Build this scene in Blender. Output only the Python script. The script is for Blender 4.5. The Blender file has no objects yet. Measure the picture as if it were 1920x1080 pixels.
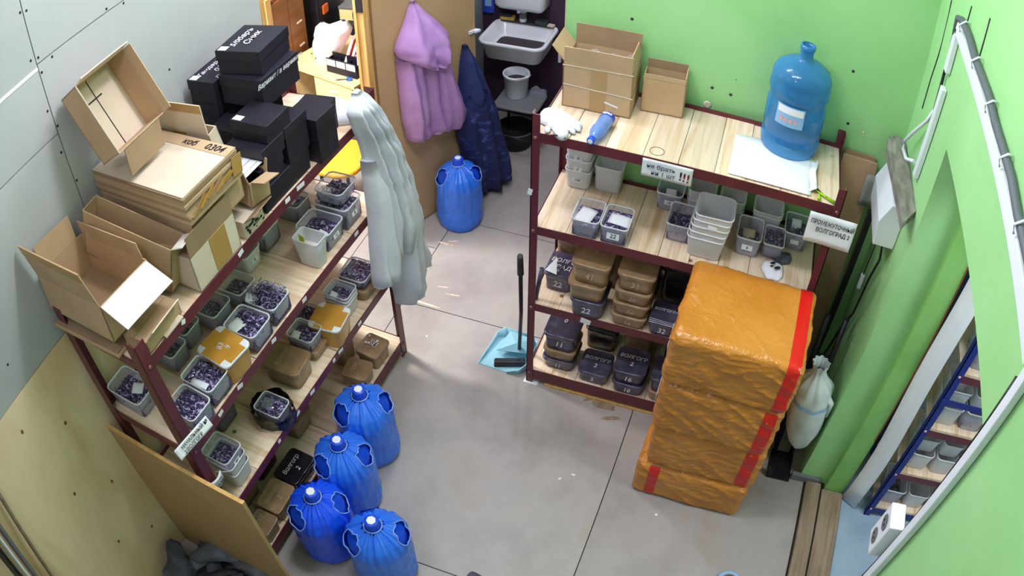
import bpy, bmesh, math, random
from mathutils import Matrix, Vector, noise
R_ = random.Random(7)
PI = math.pi
sc = bpy.context.scene
COL = sc.collection

# ---------------------------------------------------------------- camera
cam = bpy.data.cameras.new('camera')
cam_ob = bpy.data.objects.new('camera', cam)
COL.objects.link(cam_ob)
sc.camera = cam_ob
_yaw, _pit, _rol = -0.346854, 0.789770, 0.002044
_fw = Vector((math.sin(_yaw) * math.cos(_pit), math.cos(_yaw) * math.cos(_pit), -math.sin(_pit)))
_rt = Vector((math.cos(_yaw), -math.sin(_yaw), 0))
_up = _rt.cross(_fw)
_c, _s = math.cos(_rol), math.sin(_rol)
_m = Matrix((_c * _rt + _s * _up, -_s * _rt + _c * _up, -_fw)).transposed().to_4x4()
_m.translation = (0.82513, -2.50561, 3.36760)
cam_ob.matrix_world = _m
# a wide security-camera lens with barrel distortion
cam.type = 'PANO'
cam.sensor_fit = 'HORIZONTAL'
cam.sensor_width = 36.0
cam.sensor_height = 20.25
cam.lens = 23.5
cam.clip_start = 0.05
cam.panorama_type = 'FISHEYE_LENS_POLYNOMIAL'
cam.fisheye_fov = math.radians(150)
for _k, _v in enumerate((0.0, -3.56932391e-02, 3.84616464e-05, -1.49773003e-05, 2.33431049e-07)):
    setattr(cam, 'fisheye_polynomial_k%d' % _k, _v)

# ---------------------------------------------------------------- world, lamps, exposure
world = bpy.data.worlds.new('world')
sc.world = world
world.use_nodes = True
world.node_tree.nodes['Background'].inputs[0].default_value = (0.75, 0.82, 1.0, 1)
world.node_tree.nodes['Background'].inputs[1].default_value = 0.02

def lamp(name, loc, size, power, color=(1, 1, 1), rot=(0, 0, 0)):
    l = bpy.data.lights.new(name, 'AREA')
    l.shape = 'RECTANGLE'
    l.size, l.size_y = size
    l.energy = power
    l.color = color
    o = bpy.data.objects.new(name, l)
    COL.objects.link(o)
    o.location = loc
    o.rotation_euler = rot
    return o

def bulb(name, loc, power, color=(1, 1, 1), radius=0.08):
    l = bpy.data.lights.new(name, 'POINT')
    l.energy = power
    l.color = color
    l.shadow_soft_size = radius
    o = bpy.data.objects.new(name, l)
    COL.objects.link(o)
    o.location = loc
    return o

COOL = (0.94, 0.955, 1.07)
lamp('ceiling_tube_main', (0.20, -0.75, 3.72), (1.2, 0.16), 16, COOL)
bulb('ceiling_bulb_main_left', (-0.15, -0.75, 3.55), 36, COOL)
bulb('ceiling_bulb_main_right', (0.42, -0.75, 3.55), 17, COOL)
lamp('ceiling_tube_back', (-0.42, 0.42, 3.70), (1.0, 0.16), 10, COOL)
bulb('ceiling_bulb_back', (-0.45, 0.35, 3.50), 42, COOL)
bulb('near_fill', (-0.35, -2.45, 3.40), 24, COOL)  # unseen fill light, placed to brighten the plywood wall at lower left
bulb('alcove_fill', (-0.55, 1.80, 2.7), 26, COOL)  # added fill light that brightens the basin and bucket corner
lamp('office_tube', (-2.2, 0.40, 2.62), (0.9, 0.3), 120, (1.0, 0.97, 0.93))
lamp('store_tube', (2.6, -0.9, 2.55), (0.9, 0.2), 26, (0.9, 0.96, 1.0))

sc.view_settings.view_transform = 'Standard'
sc.view_settings.look = 'None'
sc.view_settings.gamma = 1.0
sc.view_settings.exposure = 0.0
try:
    sc.view_settings.use_curve_mapping = False
except Exception:
    pass

# ---------------------------------------------------------------- materials
MATS = {}

def srgb(h):
    h = h.lstrip('#')
    c = [int(h[i:i + 2], 16) / 255 for i in (0, 2, 4)]
    return tuple((x / 12.92 if x <= 0.04045 else ((x + 0.055) / 1.055) ** 2.4) for x in c)

def base_mat(name, col, rough=0.5, metal=0.0, spec=0.5):
    m = bpy.data.materials.new(name)
    m.use_nodes = True
    b = m.node_tree.nodes['Principled BSDF']
    c = srgb(col) if isinstance(col, str) else col
    b.inputs['Base Color'].default_value = (*c, 1)
    b.inputs['Roughness'].default_value = rough
    b.inputs['Metallic'].default_value = metal
    b.inputs['Specular IOR Level'].default_value = spec
    MATS[name] = m
    return m, m.node_tree, b

def N(nt, typ, **kw):
    n = nt.nodes.new(typ)
    for k, v in kw.items():
        if k[0].isupper():
            n.inputs[k].default_value = v
        else:
            setattr(n, k, v)
    return n

def coords(nt, scale=(1, 1, 1), space='Object'):
    t = N(nt, 'ShaderNodeTexCoord')
    mp = N(nt, 'ShaderNodeMapping')
    mp.inputs['Scale'].default_value = scale
    nt.links.new(t.outputs[space], mp.inputs['Vector'])
    return mp.outputs['Vector']

def ramp(nt, fac, stops):
    r = N(nt, 'ShaderNodeValToRGB')
    e = r.color_ramp.elements
    while len(e) < len(stops):
        e.new(0.5)
    for el, (p, c) in zip(e, stops):
        el.position = p
        c = srgb(c) if isinstance(c, str) else c
        el.color = (*c, 1)
    nt.links.new(fac, r.inputs['Fac'])
    return r.outputs['Color']

def mottled(name, cols, scale=6, rough=0.6, stretch=(1, 1, 1), detail=6, bump=0.0, bscale=40, metal=0.0, spec=0.4, rnd=0.0, space='Object'):
    """noise-varied colour between the given hex stops, optional fine bump"""
    m, nt, b = base_mat(name, cols[0], rough, metal, spec)
    v = coords(nt, stretch, space)
    n = N(nt, 'ShaderNodeTexNoise', Scale=scale, Detail=detail, Roughness=0.6)
    nt.links.new(v, n.inputs['Vector'])
    fac = n.outputs['Fac']
    k = len(cols)
    col = ramp(nt, fac, [(0.3 + 0.4 * i / max(1, k - 1), c) for i, c in enumerate(cols)])
    if rnd:
        oi = N(nt, 'ShaderNodeObjectInfo')
        hs = N(nt, 'ShaderNodeHueSaturation')
        mr = N(nt, 'ShaderNodeMapRange')
        mr.inputs['To Min'].default_value = 1 - rnd
        mr.inputs['To Max'].default_value = 1 + rnd
        nt.links.new(oi.outputs['Random'], mr.inputs['Value'])
        nt.links.new(mr.outputs['Result'], hs.inputs['Value'])
        nt.links.new(col, hs.inputs['Color'])
        col = hs.outputs['Color']
    nt.links.new(col, b.inputs['Base Color'])
    if bump:
        n2 = N(nt, 'ShaderNodeTexNoise', Scale=bscale, Detail=4)
        nt.links.new(v, n2.inputs['Vector'])
        bp = N(nt, 'ShaderNodeBump', Strength=bump, Distance=0.01)
        nt.links.new(n2.outputs['Fac'], bp.inputs['Height'])
        nt.links.new(bp.outputs['Normal'], b.inputs['Normal'])
    return m

def see_through(name, col, tint, opac=0.4, rough=0.2, spec=0.6, edge=0.35):
    """thin translucent plastic: part transparent, part shaded surface"""
    m, nt, b = base_mat(name, col, rough, 0, spec)
    out = nt.nodes['Material Output']
    tr = N(nt, 'ShaderNodeBsdfTransparent')
    t = srgb(tint) if isinstance(tint, str) else tint
    tr.inputs['Color'].default_value = (*t, 1)
    lw = N(nt, 'ShaderNodeLayerWeight', Blend=0.35)
    ma = N(nt, 'ShaderNodeMath', operation='MULTIPLY_ADD', use_clamp=True)
    ma.inputs[1].default_value = edge
    ma.inputs[2].default_value = opac
    nt.links.new(lw.outputs['Facing'], ma.inputs[0])
    mx = N(nt, 'ShaderNodeMixShader')
    nt.links.new(ma.outputs[0], mx.inputs[0])
    nt.links.new(tr.outputs[0], mx.inputs[1])
    nt.links.new(b.outputs[0], mx.inputs[2])
    nt.links.new(mx.outputs[0], out.inputs[0])
    return m

def wood(name, cols, scale=3.0, stretch=(14, 1.2, 14), rough=0.55, rnd=0.12, bump=0.08, knots=False):
    m, nt, b = base_mat(name, cols[0], rough, 0, 0.35)
    tc = N(nt, 'ShaderNodeTexCoord')
    oi = N(nt, 'ShaderNodeObjectInfo')
    ad = N(nt, 'ShaderNodeVectorMath', operation='ADD')
    sc_ = N(nt, 'ShaderNodeVectorMath', operation='SCALE')
    cx = N(nt, 'ShaderNodeCombineXYZ')
    for i in range(3):
        nt.links.new(oi.outputs['Random'], cx.inputs[i])
    nt.links.new(cx.outputs[0], sc_.inputs[0])
    sc_.inputs['Scale'].default_value = 37.0
    nt.links.new(tc.outputs['Object'], ad.inputs[0])
    nt.links.new(sc_.outputs[0], ad.inputs[1])
    mp = N(nt, 'ShaderNodeMapping')
    mp.inputs['Scale'].default_value = stretch
    nt.links.new(ad.outputs[0], mp.inputs['Vector'])
    n = N(nt, 'ShaderNodeTexNoise', Scale=scale, Detail=5, Roughness=0.55, Distortion=0.6)
    nt.links.new(mp.outputs[0], n.inputs['Vector'])
    k = len(cols)
    col = ramp(nt, n.outputs['Fac'], [(0.28 + 0.44 * i / max(1, k - 1), c) for i, c in enumerate(cols)])
    if knots:
        vo = N(nt, 'ShaderNodeTexVoronoi', Scale=knots)
        nt.links.new(ad.outputs[0], vo.inputs['Vector'])
        kr = N(nt, 'ShaderNodeMapRange')
        kr.inputs['From Min'].default_value = 0.03
        kr.inputs['From Max'].default_value = 0.075
        nt.links.new(vo.outputs['Distance'], kr.inputs['Value'])
        mxk = N(nt, 'ShaderNodeMix', data_type='RGBA')
        nt.links.new(kr.outputs[0], mxk.inputs[0])
        mxk.inputs[6].default_value = (*srgb('#6a4a2c'), 1)
        nt.links.new(col, mxk.inputs[7])
        col = mxk.outputs[2]
    hs = N(nt, 'ShaderNodeHueSaturation')
    mr = N(nt, 'ShaderNodeMapRange')
    mr.inputs['To Min'].default_value = 1 - rnd
    mr.inputs['To Max'].default_value = 1 + rnd * 0.6
    nt.links.new(oi.outputs['Random'], mr.inputs['Value'])
    nt.links.new(mr.outputs['Result'], hs.inputs['Value'])
    nt.links.new(col, hs.inputs['Color'])
    nt.links.new(hs.outputs['Color'], b.inputs['Base Color'])
    if bump:
        bp = N(nt, 'ShaderNodeBump', Strength=bump, Distance=0.004)
        nt.links.new(n.outputs['Fac'], bp.inputs['Height'])
        nt.links.new(bp.outputs['Normal'], b.inputs['Normal'])
    return m

def crinkled(name, cols, rough=0.27, strength=0.26):
    """taut packing film: sharp creases running mostly across"""
    m, nt, b = base_mat(name, cols[0], rough, 0, 0.6)
    tc = N(nt, 'ShaderNodeTexCoord')
    oi = N(nt, 'ShaderNodeObjectInfo')
    ad = N(nt, 'ShaderNodeVectorMath', operation='ADD')
    nt.links.new(tc.outputs['Object'], ad.inputs[0])
    nt.links.new(oi.outputs['Location'], ad.inputs[1])
    n0 = N(nt, 'ShaderNodeTexNoise', Scale=3.0, Detail=4)
    nt.links.new(ad.outputs[0], n0.inputs['Vector'])
    nt.links.new(ramp(nt, n0.outputs['Fac'], [(0.3, cols[0]), (0.5, cols[1]), (0.7, cols[2])]), b.inputs['Base Color'])
    h = None
    for scale, st, rot in ((5.0, (1.0, 1.0, 3.4), 0.25), (9.0, (1.0, 1.0, 2.6), -0.5), (14.0, (1.3, 1.3, 2.0), 0.6)):
        mp = N(nt, 'ShaderNodeMapping')
        mp.inputs['Scale'].default_value = st
        mp.inputs['Rotation'].default_value = (rot, rot, 0)
        nt.links.new(ad.outputs[0], mp.inputs['Vector'])
        n = N(nt, 'ShaderNodeTexNoise', Scale=scale, Detail=3, Roughness=0.5, Distortion=0.8)
        nt.links.new(mp.outputs[0], n.inputs['Vector'])
        s1 = N(nt, 'ShaderNodeMath', operation='SUBTRACT')
        nt.links.new(n.outputs['Fac'], s1.inputs[0])
        s1.inputs[1].default_value = 0.5
        a1 = N(nt, 'ShaderNodeMath', operation='ABSOLUTE')
        nt.links.new(s1.outputs[0], a1.inputs[0])
        p1 = N(nt, 'ShaderNodeMath', operation='POWER')
        nt.links.new(a1.outputs[0], p1.inputs[0])
        p1.inputs[1].default_value = 0.5
        if h is None:
            h = p1.outputs[0]
        else:
            q = N(nt, 'ShaderNodeMath', operation='ADD')
            nt.links.new(h, q.inputs[0])
            nt.links.new(p1.outputs[0], q.inputs[1])
            h = q.outputs[0]
    bp = N(nt, 'ShaderNodeBump', Strength=strength, Distance=0.02)
    bp.invert = True
    nt.links.new(h, bp.inputs['Height'])
    nt.links.new(bp.outputs['Normal'], b.inputs['Normal'])
    return m

def plain(name, col, rough=0.5, metal=0.0, spec=0.5):
    return base_mat(name, col, rough, metal, spec)[0]

mottled('green_paint', ['#92c984', '#9cd28e', '#a4d998'], 1.6, 0.55, bump=0.05, bscale=30)
mottled('green_frame', ['#7ab05e', '#86bf6a', '#8fc676'], 2.5, 0.5, bump=0.06, bscale=30)
mottled('drywall', ['#a6a8a9', '#adb0b1', '#b4b6b7'], 1.3, 0.8)
wood('plywood_wall', ['#cfae80', '#dfc298', '#eed8b4', '#e4ca9e'], 1.1, (1.2, 2.2, 0.9), 0.5, 0.05, 0.03, knots=3.2)
wood('plywood_board', ['#a98a60', '#b59468', '#c0a074'], 1.4, (2, 1.0, 1.0), 0.55, 0.04, 0.03)
mottled('floor_sheet', ['#857d74', '#999290', '#a59e9b', '#9f9387'], 1.7, 0.42, detail=13, bump=0.05, bscale=25, rnd=0.05)
plain('dark_gap', '#2c2622', 0.9)
mottled('floor_blue', ['#7c95ad', '#8ea5ba', '#9db3c6'], 3, 0.45)
mottled('maroon', ['#57202a', '#63252f', '#6c2a35'], 5, 0.38, spec=0.5)
plain('bolt_metal', '#8a5a5a', 0.35, 0.4)
wood('pine', ['#c4a07c', '#d8bda0', '#e6d2bc', '#dcc2a6'], 1.8, (18, 0.9, 18), 0.55, 0.16, 0.04, knots=4.5)
wood('pine_frame', ['#c79350', '#dcae6c', '#e8c084'], 2.2, (14, 14, 1.0), 0.5, 0.06, 0.05)
wood('old_wood', ['#5d5a55', '#807c76', '#9b968d'], 3, (10, 3, 3), 0.8, 0.05, 0.3)
wood('threshold_wood', ['#75614f', '#8f7d68', '#a08f78'], 3, (12, 1.2, 6), 0.7, 0.08, 0.2)
mottled('door_brown', ['#b4966e', '#bf9f76', '#c7a880'], 1.5, 0.5)
mottled('wardrobe_brown', ['#7a4a26', '#8d5a30', '#9a6538'], 3, 0.45, stretch=(1, 1, 6))
mottled('purple_wall', ['#3a2638', '#432c42', '#4a3248'], 2, 0.6)
mottled('grey_wall', ['#8d9091', '#9b9d9c'], 2, 0.7)
mottled('white_wall', ['#d8d5cf', '#e4e1db'], 2, 0.7)
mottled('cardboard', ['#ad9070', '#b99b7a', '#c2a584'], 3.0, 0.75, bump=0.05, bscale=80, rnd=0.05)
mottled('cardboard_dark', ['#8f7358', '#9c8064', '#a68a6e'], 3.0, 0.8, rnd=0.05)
mottled('cardboard_pale', ['#cbb9a4', '#d4c3af', '#dccdba'], 3.0, 0.75, rnd=0.04)
mottled('cardboard_white', ['#e2dad2', '#eae3dc'], 3.0, 0.7)
plain('brown_tape', '#b08a50', 0.25)
plain('soft_tape', '#a9895f', 0.25)
mottled('package_brown', ['#8a6e50', '#9c7f60', '#ac8f70'], 14, 0.3, bump=0.5, bscale=26, rnd=0.1, spec=0.6)
mottled('package_dark', ['#3a3448', '#4c465e', '#625c78'], 14, 0.25, bump=0.5, bscale=26, rnd=0.1, spec=0.7)
mottled('package_black', ['#15131c', '#201d2a'], 10, 0.25, bump=0.4, bscale=24, spec=0.7)
mottled('black_card', ['#17151f', '#1e1c2a'], 5, 0.5, bump=0.06, bscale=60, rnd=0.15)
plain('white_ink', '#d9d6e2', 0.6)
plain('pale_ink', '#b9a98c', 0.6)
plain('black_ink', '#15141c', 0.7)
plain('blue_ink', '#3d4f74', 0.7)
plain('red_ink', '#7a1020', 0.6)
plain('paper', '#e9ebf2', 0.7)
plain('paper_yellow', '#d9e02c', 0.7)
see_through('tub_plastic', '#e8eaff', '#fafaff', 0.10, 0.15, 0.8, 0.5)
see_through('tub_milky', '#f2f4fb', '#fafbfe', 0.55, 0.3, 0.6, 0.35)
see_through('tub_rim', '#f2f4fa', '#f8f9fc', 0.85, 0.3, 0.6, 0.15)
see_through('film', '#c8ccd8', '#f2f4fa', 0.14, 0.1, 0.8, 0.4)
mottled('tape_lid', ['#b98432', '#c8923c', '#d09c48'], 8, 0.2, spec=0.6)
crinkled('orange_film', ['#ba7424', '#c47e2c', '#cf8a38'])
plain('red_tape', '#d01c14', 0.3)
see_through('blue_bag', '#2f7eff', '#5088ff', 0.80, 0.34, 0.8, 0.2)
see_through('blue_bag_deep', '#0c56ff', '#3a74ff', 0.86, 0.34, 0.8, 0.14)
see_through('jug_blue', '#4a9ad8', '#9ccdf0', 0.36, 0.1, 0.9, 0.4)
see_through('jug_inner', '#1450e0', '#4a84ff', 0.8, 0.15, 0.7, 0.2)
see_through('bottle_clear', '#86a8e6', '#b7ccf8', 0.42, 0.1, 0.8, 0.4)
plain('cap_blue', '#1d4fe0', 0.3)
plain('bottle_blue', '#2a46b8', 0.3)
mottled('metal_bits', ['#120e1c', '#241d36', '#5a5080', '#c4bce6'], 26, 0.25, metal=0.2, detail=3, spec=0.8)  # palest violet stops paint in the shine of the dark parts
mottled('steel_bits', ['#33313c', '#5a5868', '#a3a1b8'], 26, 0.28, metal=0.2, detail=3, spec=0.8)
plain('glint_bits', '#b9b0e0', 0.25, 0.2)  # pale lavender stands in for specular glints on the loose parts
see_through('bag_edge', '#8ab4ff', '#a0c0ff', 0.75, 0.25, 0.9, 0.2)
mottled('pink_quilt', ['#a67cba', '#b48ac8', '#c098d2'], 7, 0.5, bump=0.35, bscale=14)
mottled('navy_cloth', ['#202a58', '#273268'], 6, 0.7)
mottled('camo_cloth', ['#171f4c', '#1d2658', '#202a60', '#4a5590'], 16, 0.7, detail=2, stretch=(1, 1, 1.8))
mottled('grey_jacket', ['#d2d4e0', '#dcdee8', '#e2e4ee'], 6, 0.75, bump=0.3, bscale=14)
mottled('white_cloth', ['#d6d5de', '#e6e5ec'], 8, 0.8, bump=0.3, bscale=40)
mottled('white_plastic', ['#e2e6ee', '#eaeef4'], 4, 0.35)
plain('white_enamel', '#eef0f6', 0.2)
plain('conduit_white', '#e0e4ec', 0.4)
plain('cable_grey', '#5d616b', 0.5)
plain('cable_black', '#16161a', 0.5)
mottled('pan_blue', ['#7fb2c4', '#8dbecf', '#9ac8d8'], 5, 0.35)
plain('dark_rubber', '#1c1b20', 0.7)
mottled('sack_dark', ['#2e2f3c', '#40424e', '#5a5d6c', '#383a46'], 9, 0.7, bump=0.3, bscale=20)
mottled('sack_grey', ['#4a4c58', '#646774', '#7d808c'], 8, 0.6, bump=0.3, bscale=20)
mottled('sack_white', ['#b9c6c4', '#c8d4d2', '#d3dedb'], 6, 0.45, bump=0.3, bscale=24)
plain('blue_steel', '#1c2a80', 0.35, 0.1)
plain('dark_steel', '#23232b', 0.4, 0.4)
plain('stool_grey', '#6c6d72', 0.6)
plain('yellow_seat', '#e0a32e', 0.45)
wood('desk_top', ['#d9b880', '#e6c892', '#ecd3a4'], 2, (2, 10, 10), 0.4, 0.03, 0.0)
plain('cream_panel', '#efdc9c', 0.5)
plain('plastic_bag_white', '#f2f2f4', 0.4)
plain('folder_blue', '#2d63b8', 0.5)
plain('folder_yellow', '#d5c832', 0.5)
plain('folder_orange', '#e0662e', 0.5)
plain('folder_pink', '#dba3a0', 0.5)
plain('lime', '#9cc21c', 0.4)
plain('sponge_yellow', '#b99a4a', 0.9)
plain('sponge_grey', '#3f464c', 0.9)
plain('grime', '#3b3238', 0.8)
plain('red_dirt', '#9a5148', 0.8)
plain('grey_card', '#8d948c', 0.8)
plain('label_blue', '#8fb6e0', 0.4)

# ---------------------------------------------------------------- mesh helpers
class MB:
    """collects shapes for ONE mesh object"""
    def __init__(self):
        self.v, self.f, self.sm = [], [], []
    def add(self, vs, fs, smooth=False, M=None):
        o = len(self.v)
        if M is not None:
            vs = [M @ Vector(v) for v in vs]
        self.v += [tuple(v) for v in vs]
        self.f += [tuple(i + o for i in f) for f in fs]
        self.sm += [smooth] * len(fs)
        return self
    def box(self, a, b, M=None):
        x0, y0, z0 = a
        x1, y1, z1 = b
        vs = [(x0, y0, z0), (x1, y0, z0), (x1, y1, z0), (x0, y1, z0), (x0, y0, z1), (x1, y0, z1), (x1, y1, z1), (x0, y1, z1)]
        return self.add(vs, [(0, 3, 2, 1), (4, 5, 6, 7), (0, 1, 5, 4), (1, 2, 6, 5), (2, 3, 7, 6), (3, 0, 4, 7)], False, M)
    def cbox(self, c, s, M=None):
        return self.box([c[i] - s[i] / 2 for i in range(3)], [c[i] + s[i] / 2 for i in range(3)], M)
    def rings(self, rings, cap0=True, cap1=True, smooth=True, closed=True, M=None):
        n = len(rings[0])
        vs = [p for r in rings for p in r]
        fs = []
        for i in range(len(rings) - 1):
            for j in range(n if closed else n - 1):
                k = (j + 1) % n
                fs.append((i * n + j, i * n + k, (i + 1) * n + k, (i + 1) * n + j))
        self.add(vs, fs, smooth, M)
        o = len(self.v) - len(vs)
        if cap0:
            self.f.append(tuple(o + j for j in reversed(range(n)))); self.sm.append(False)
        if cap1:
            self.f.append(tuple(o + (len(rings) - 1) * n + j for j in range(n))); self.sm.append(False)
        return self
    def lathe(self, prof, n=24, c=(0, 0, 0), cap0=True, cap1=True, M=None):
        rs = [[(c[0] + r * math.cos(2 * PI * j / n), c[1] + r * math.sin(2 * PI * j / n), c[2] + z) for j in range(n)] for r, z in prof]
        return self.rings(rs, cap0, cap1, True, True, M)
    def tube(self, pts, r, n=8, cap=True, M=None, flat=1.0):
        pts = [Vector(p) for p in pts]
        rs = []
        up = Vector((0, 0, 1))
        for i, p in enumerate(pts):
            a = pts[max(0, i - 1)]
            b = pts[min(len(pts) - 1, i + 1)]
            t = (b - a).normalized() if (b - a).length > 1e-9 else Vector((0, 0, 1))
            x = t.cross(up)
            if x.length < 1e-3:
                x = t.cross(Vector((0, 1, 0)))
            x.normalize()
            y = x.cross(t).normalized()
            rr = r[i] if isinstance(r, (list, tuple)) else r
            rs.append([p + x * rr * math.cos(2 * PI * j / n) + y * rr * flat * math.sin(2 * PI * j / n) for j in range(n)])
        return self.rings(rs, cap, cap, True, True, M)
    def grid(self, fn, nu, nv, smooth=True, keep=None, M=None):
        vs = [fn(i / nu, j / nv) for j in range(nv + 1) for i in range(nu + 1)]
        fs = []
        for j in range(nv):
            for i in range(nu):
                if keep is None or keep((i + .5) / nu, (j + .5) / nv):
                    a = j * (nu + 1) + i
                    fs.append((a, a + 1, a + nu + 2, a + nu + 1))
        return self.add(vs, fs, smooth, M)
    def mesh(self, name, mat=None):
        me = bpy.data.meshes.new(name)
        me.from_pydata(self.v, [], self.f)
        me.polygons.foreach_set('use_smooth', self.sm)
        me.update()
        if mat:
            me.materials.append(MATS[mat] if isinstance(mat, str) else mat)
        return me
    def build(self, name, mat, parent=None, loc=None, rot=None, bevel=0):
        return put(name, self.mesh(name, mat), parent, loc, rot, bevel)

def put(name, me, parent=None, loc=None, rot=None, bevel=0):
    o = bpy.data.objects.new(name, me)
    COL.objects.link(o)
    if parent is not None:
        o.parent = parent
    if loc is not None:
        o.location = loc
    if rot is not None:
        o.rotation_euler = rot
    if bevel:
        bv = o.modifiers.new('bevel', 'BEVEL')
        bv.width = bevel
        bv.segments = 2
        bv.limit_method = 'ANGLE'
    return o

def tag(o, label=None, cat=None, group=None, kind=None):
    for k, v in (('label', label), ('category', cat), ('group', group), ('kind', kind)):
        if v:
            o[k] = v
    return o

def thing(name, label, cat, loc=(0, 0, 0), rz=0.0, group=None, rot=None):
    o = bpy.data.objects.new(name, None)
    o.empty_display_size = 0.05
    COL.objects.link(o)
    o.location = loc
    o.rotation_euler = rot if rot is not None else (0, 0, rz)
    return tag(o, label, cat, group)

def struct(o):
    o['kind'] = 'structure'
    return o

def copy_tree(o, parent=None):
    c = o.copy()
    COL.objects.link(c)
    c.parent = parent
    for ch in list(o.children):
        copy_tree(ch, c)
    return c

def solid(o, t, offset=0):
    s = o.modifiers.new('thickness', 'SOLIDIFY')
    s.thickness = t
    s.offset = offset
    return o

def subsurf(o, n=1):
    s = o.modifiers.new('smooth', 'SUBSURF')
    s.levels = n
    s.render_levels = n
    return o

TEXTS = {}
def text(s, size, mat, parent, loc, rot=(0, 0, 0), name='lettering', shear=0.15, xs=1.0):
    """handwritten-looking lettering as flat ink geometry"""
    key = (s, size, mat, shear)
    if key not in TEXTS:
        cu = bpy.data.curves.new('ink', 'FONT')
        cu.body = s
        cu.size = size
        cu.align_x = 'CENTER'
        cu.align_y = 'CENTER'
        cu.shear = shear
        cu.resolution_u = 2
        cu.offset = size * 0.012
        cu.extrude = 0.0002
        ob = bpy.data.objects.new('ink', cu)
        COL.objects.link(ob)
        dg = bpy.context.evaluated_depsgraph_get()
        me = bpy.data.meshes.new_from_object(ob.evaluated_get(dg))
        me.materials.clear()
        me.materials.append(MATS[mat])
        bpy.data.objects.remove(ob)
        bpy.data.curves.remove(cu)
        TEXTS[key] = me
    o = put(name, TEXTS[key], parent, loc, rot)
    o.scale = (xs, 1, 1)
    return o

FRONT = (PI / 2, 0, 0)       # lettering standing upright, facing local -y
TOP = (0, 0, 0)              # lettering lying on a top face

def rrect(w, d, r, z, n=4, cx=0, cy=0):
    """rounded rectangle ring, counter-clockwise"""
    r = min(r, w / 2 - 1e-4, d / 2 - 1e-4)
    out = []
    for qx, qy, a0 in ((1, 1, 0), (-1, 1, PI / 2), (-1, -1, PI), (1, -1, 1.5 * PI)):
        for k in range(n):
            a = a0 + PI / 2 * k / (n - 1)
            out.append((cx + qx * (w / 2 - r) + r * math.cos(a), cy + qy * (d / 2 - r) + r * math.sin(a), z))
    return out

# rack frames: local x runs along a rack, local y to its back
A_L = 1.5333
O_L = Vector((-0.748, -1.6015, 0))
E_L = Vector((math.cos(A_L), math.sin(A_L), 0))
B_L = Vector((-math.sin(A_L), math.cos(A_L), 0))
def LP(s, b, z=0.0):
    p = O_L + E_L * s + B_L * b
    return Vector((p.x, p.y, z))
DR = (0.104, 0.605, 1.092, 1.589)
DL = (0.117, 0.618, 1.105, 1.602)

# ================================================================ the setting
XL, XR, YB, YN, ZC = -1.265, 1.58, 0.49, -3.3, 3.8

# floor: dark base with loose sheets laid on it
floor = struct(MB().box((-3.3, YN, -0.10), (XR + 0.04, 2.5, -0.012)).build('floor', 'dark_gap'))
def sheet(x0, x1, y0, y1, tilt=0.0):
    g = 0.0025
    w, d = x1 - x0 - 2 * g, y1 - y0 - 2 * g
    MB().box((-w / 2, -d / 2, -0.012), (w / 2, d / 2, 0)).build('floor_sheet', 'floor_sheet', floor, ((x0 + x1) / 2, (y0 + y1) / 2, 0), (0, 0, tilt))
ys = (YN, -2.742, -1.217, 0.315, 1.10, 2.5)
for a, b in zip(ys, ys[1:]):
    sheet(-0.875, 0.60, a, b)
for a, b in zip((YN, -1.9, -0.40, 0.80, 1.9), (-1.9, -0.40, 0.80, 1.9, 2.5)):
    sheet(-1.36, -0.875, a, b)
for a, b in zip((YN, -2.05, -0.53 - 0.9, 0.62, 2.5), (-2.05, -0.53 - 0.9, 0.62, 2.5)):
    sheet(0.60, XR + 0.035, a, b)
sheet(-3.3, -1.36, -0.7, 1.0)
sheet(-3.3, -1.36, 1.0, 2.5)
# worn patches on the floor: chipped paint showing pale board
def flake(x, y, l, w, rz, mat='pine', seed=0):
    rr = random.Random(seed)
    n = 9
    vs = []
    for k in range(n):
        a = 2 * PI * k / n
        q = 0.65 + 0.5 * rr.random()
        vs.append((l / 2 * q * math.cos(a), w / 2 * q * math.sin(a), 0))
    m = MB().add(vs, [tuple(range(n))])
    m.build('chipped_patch', mat, floor, (x, y, 0.0006), (0, 0, rz))
for i, (x, y, l, w, rz) in enumerate([(-0.78, 0.34, 0.26, 0.018, -0.05), (-0.86, 0.42, 0.12, 0.06, 0.4), (-0.62, 0.46, 0.09, 0.012, 0.1), (-0.84, 0.86, 0.14, 0.02, 0.0), (-0.80, 0.90, 0.09, 0.012, 0.4), (-0.70, 0.50, 0.07, 0.01, 0.2), (-0.88, 0.62, 0.05, 0.02, 0.3)]):
    flake(x, y, l, w, rz, 'pine', i)
for i, (x, y, l, w) in enumerate([(0.42, -0.486, 0.022, 0.012), (0.364, -0.529, 0.02, 0.01), (-0.632, 0.11, 0.016, 0.012), (0.88, -0.587, 0.016, 0.016)]):
    flake(x, y, l, w, i, 'paper', 40 + i)
for i, (x, y, l, w) in enumerate([(0.44, -0.02, 0.16, 0.05), (0.50, -0.09, 0.12, 0.03), (0.36, 0.0, 0.08, 0.03)]):
    flake(x, y, l, w, 0.3 * i, 'threshold_wood', 60 + i)

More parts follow.
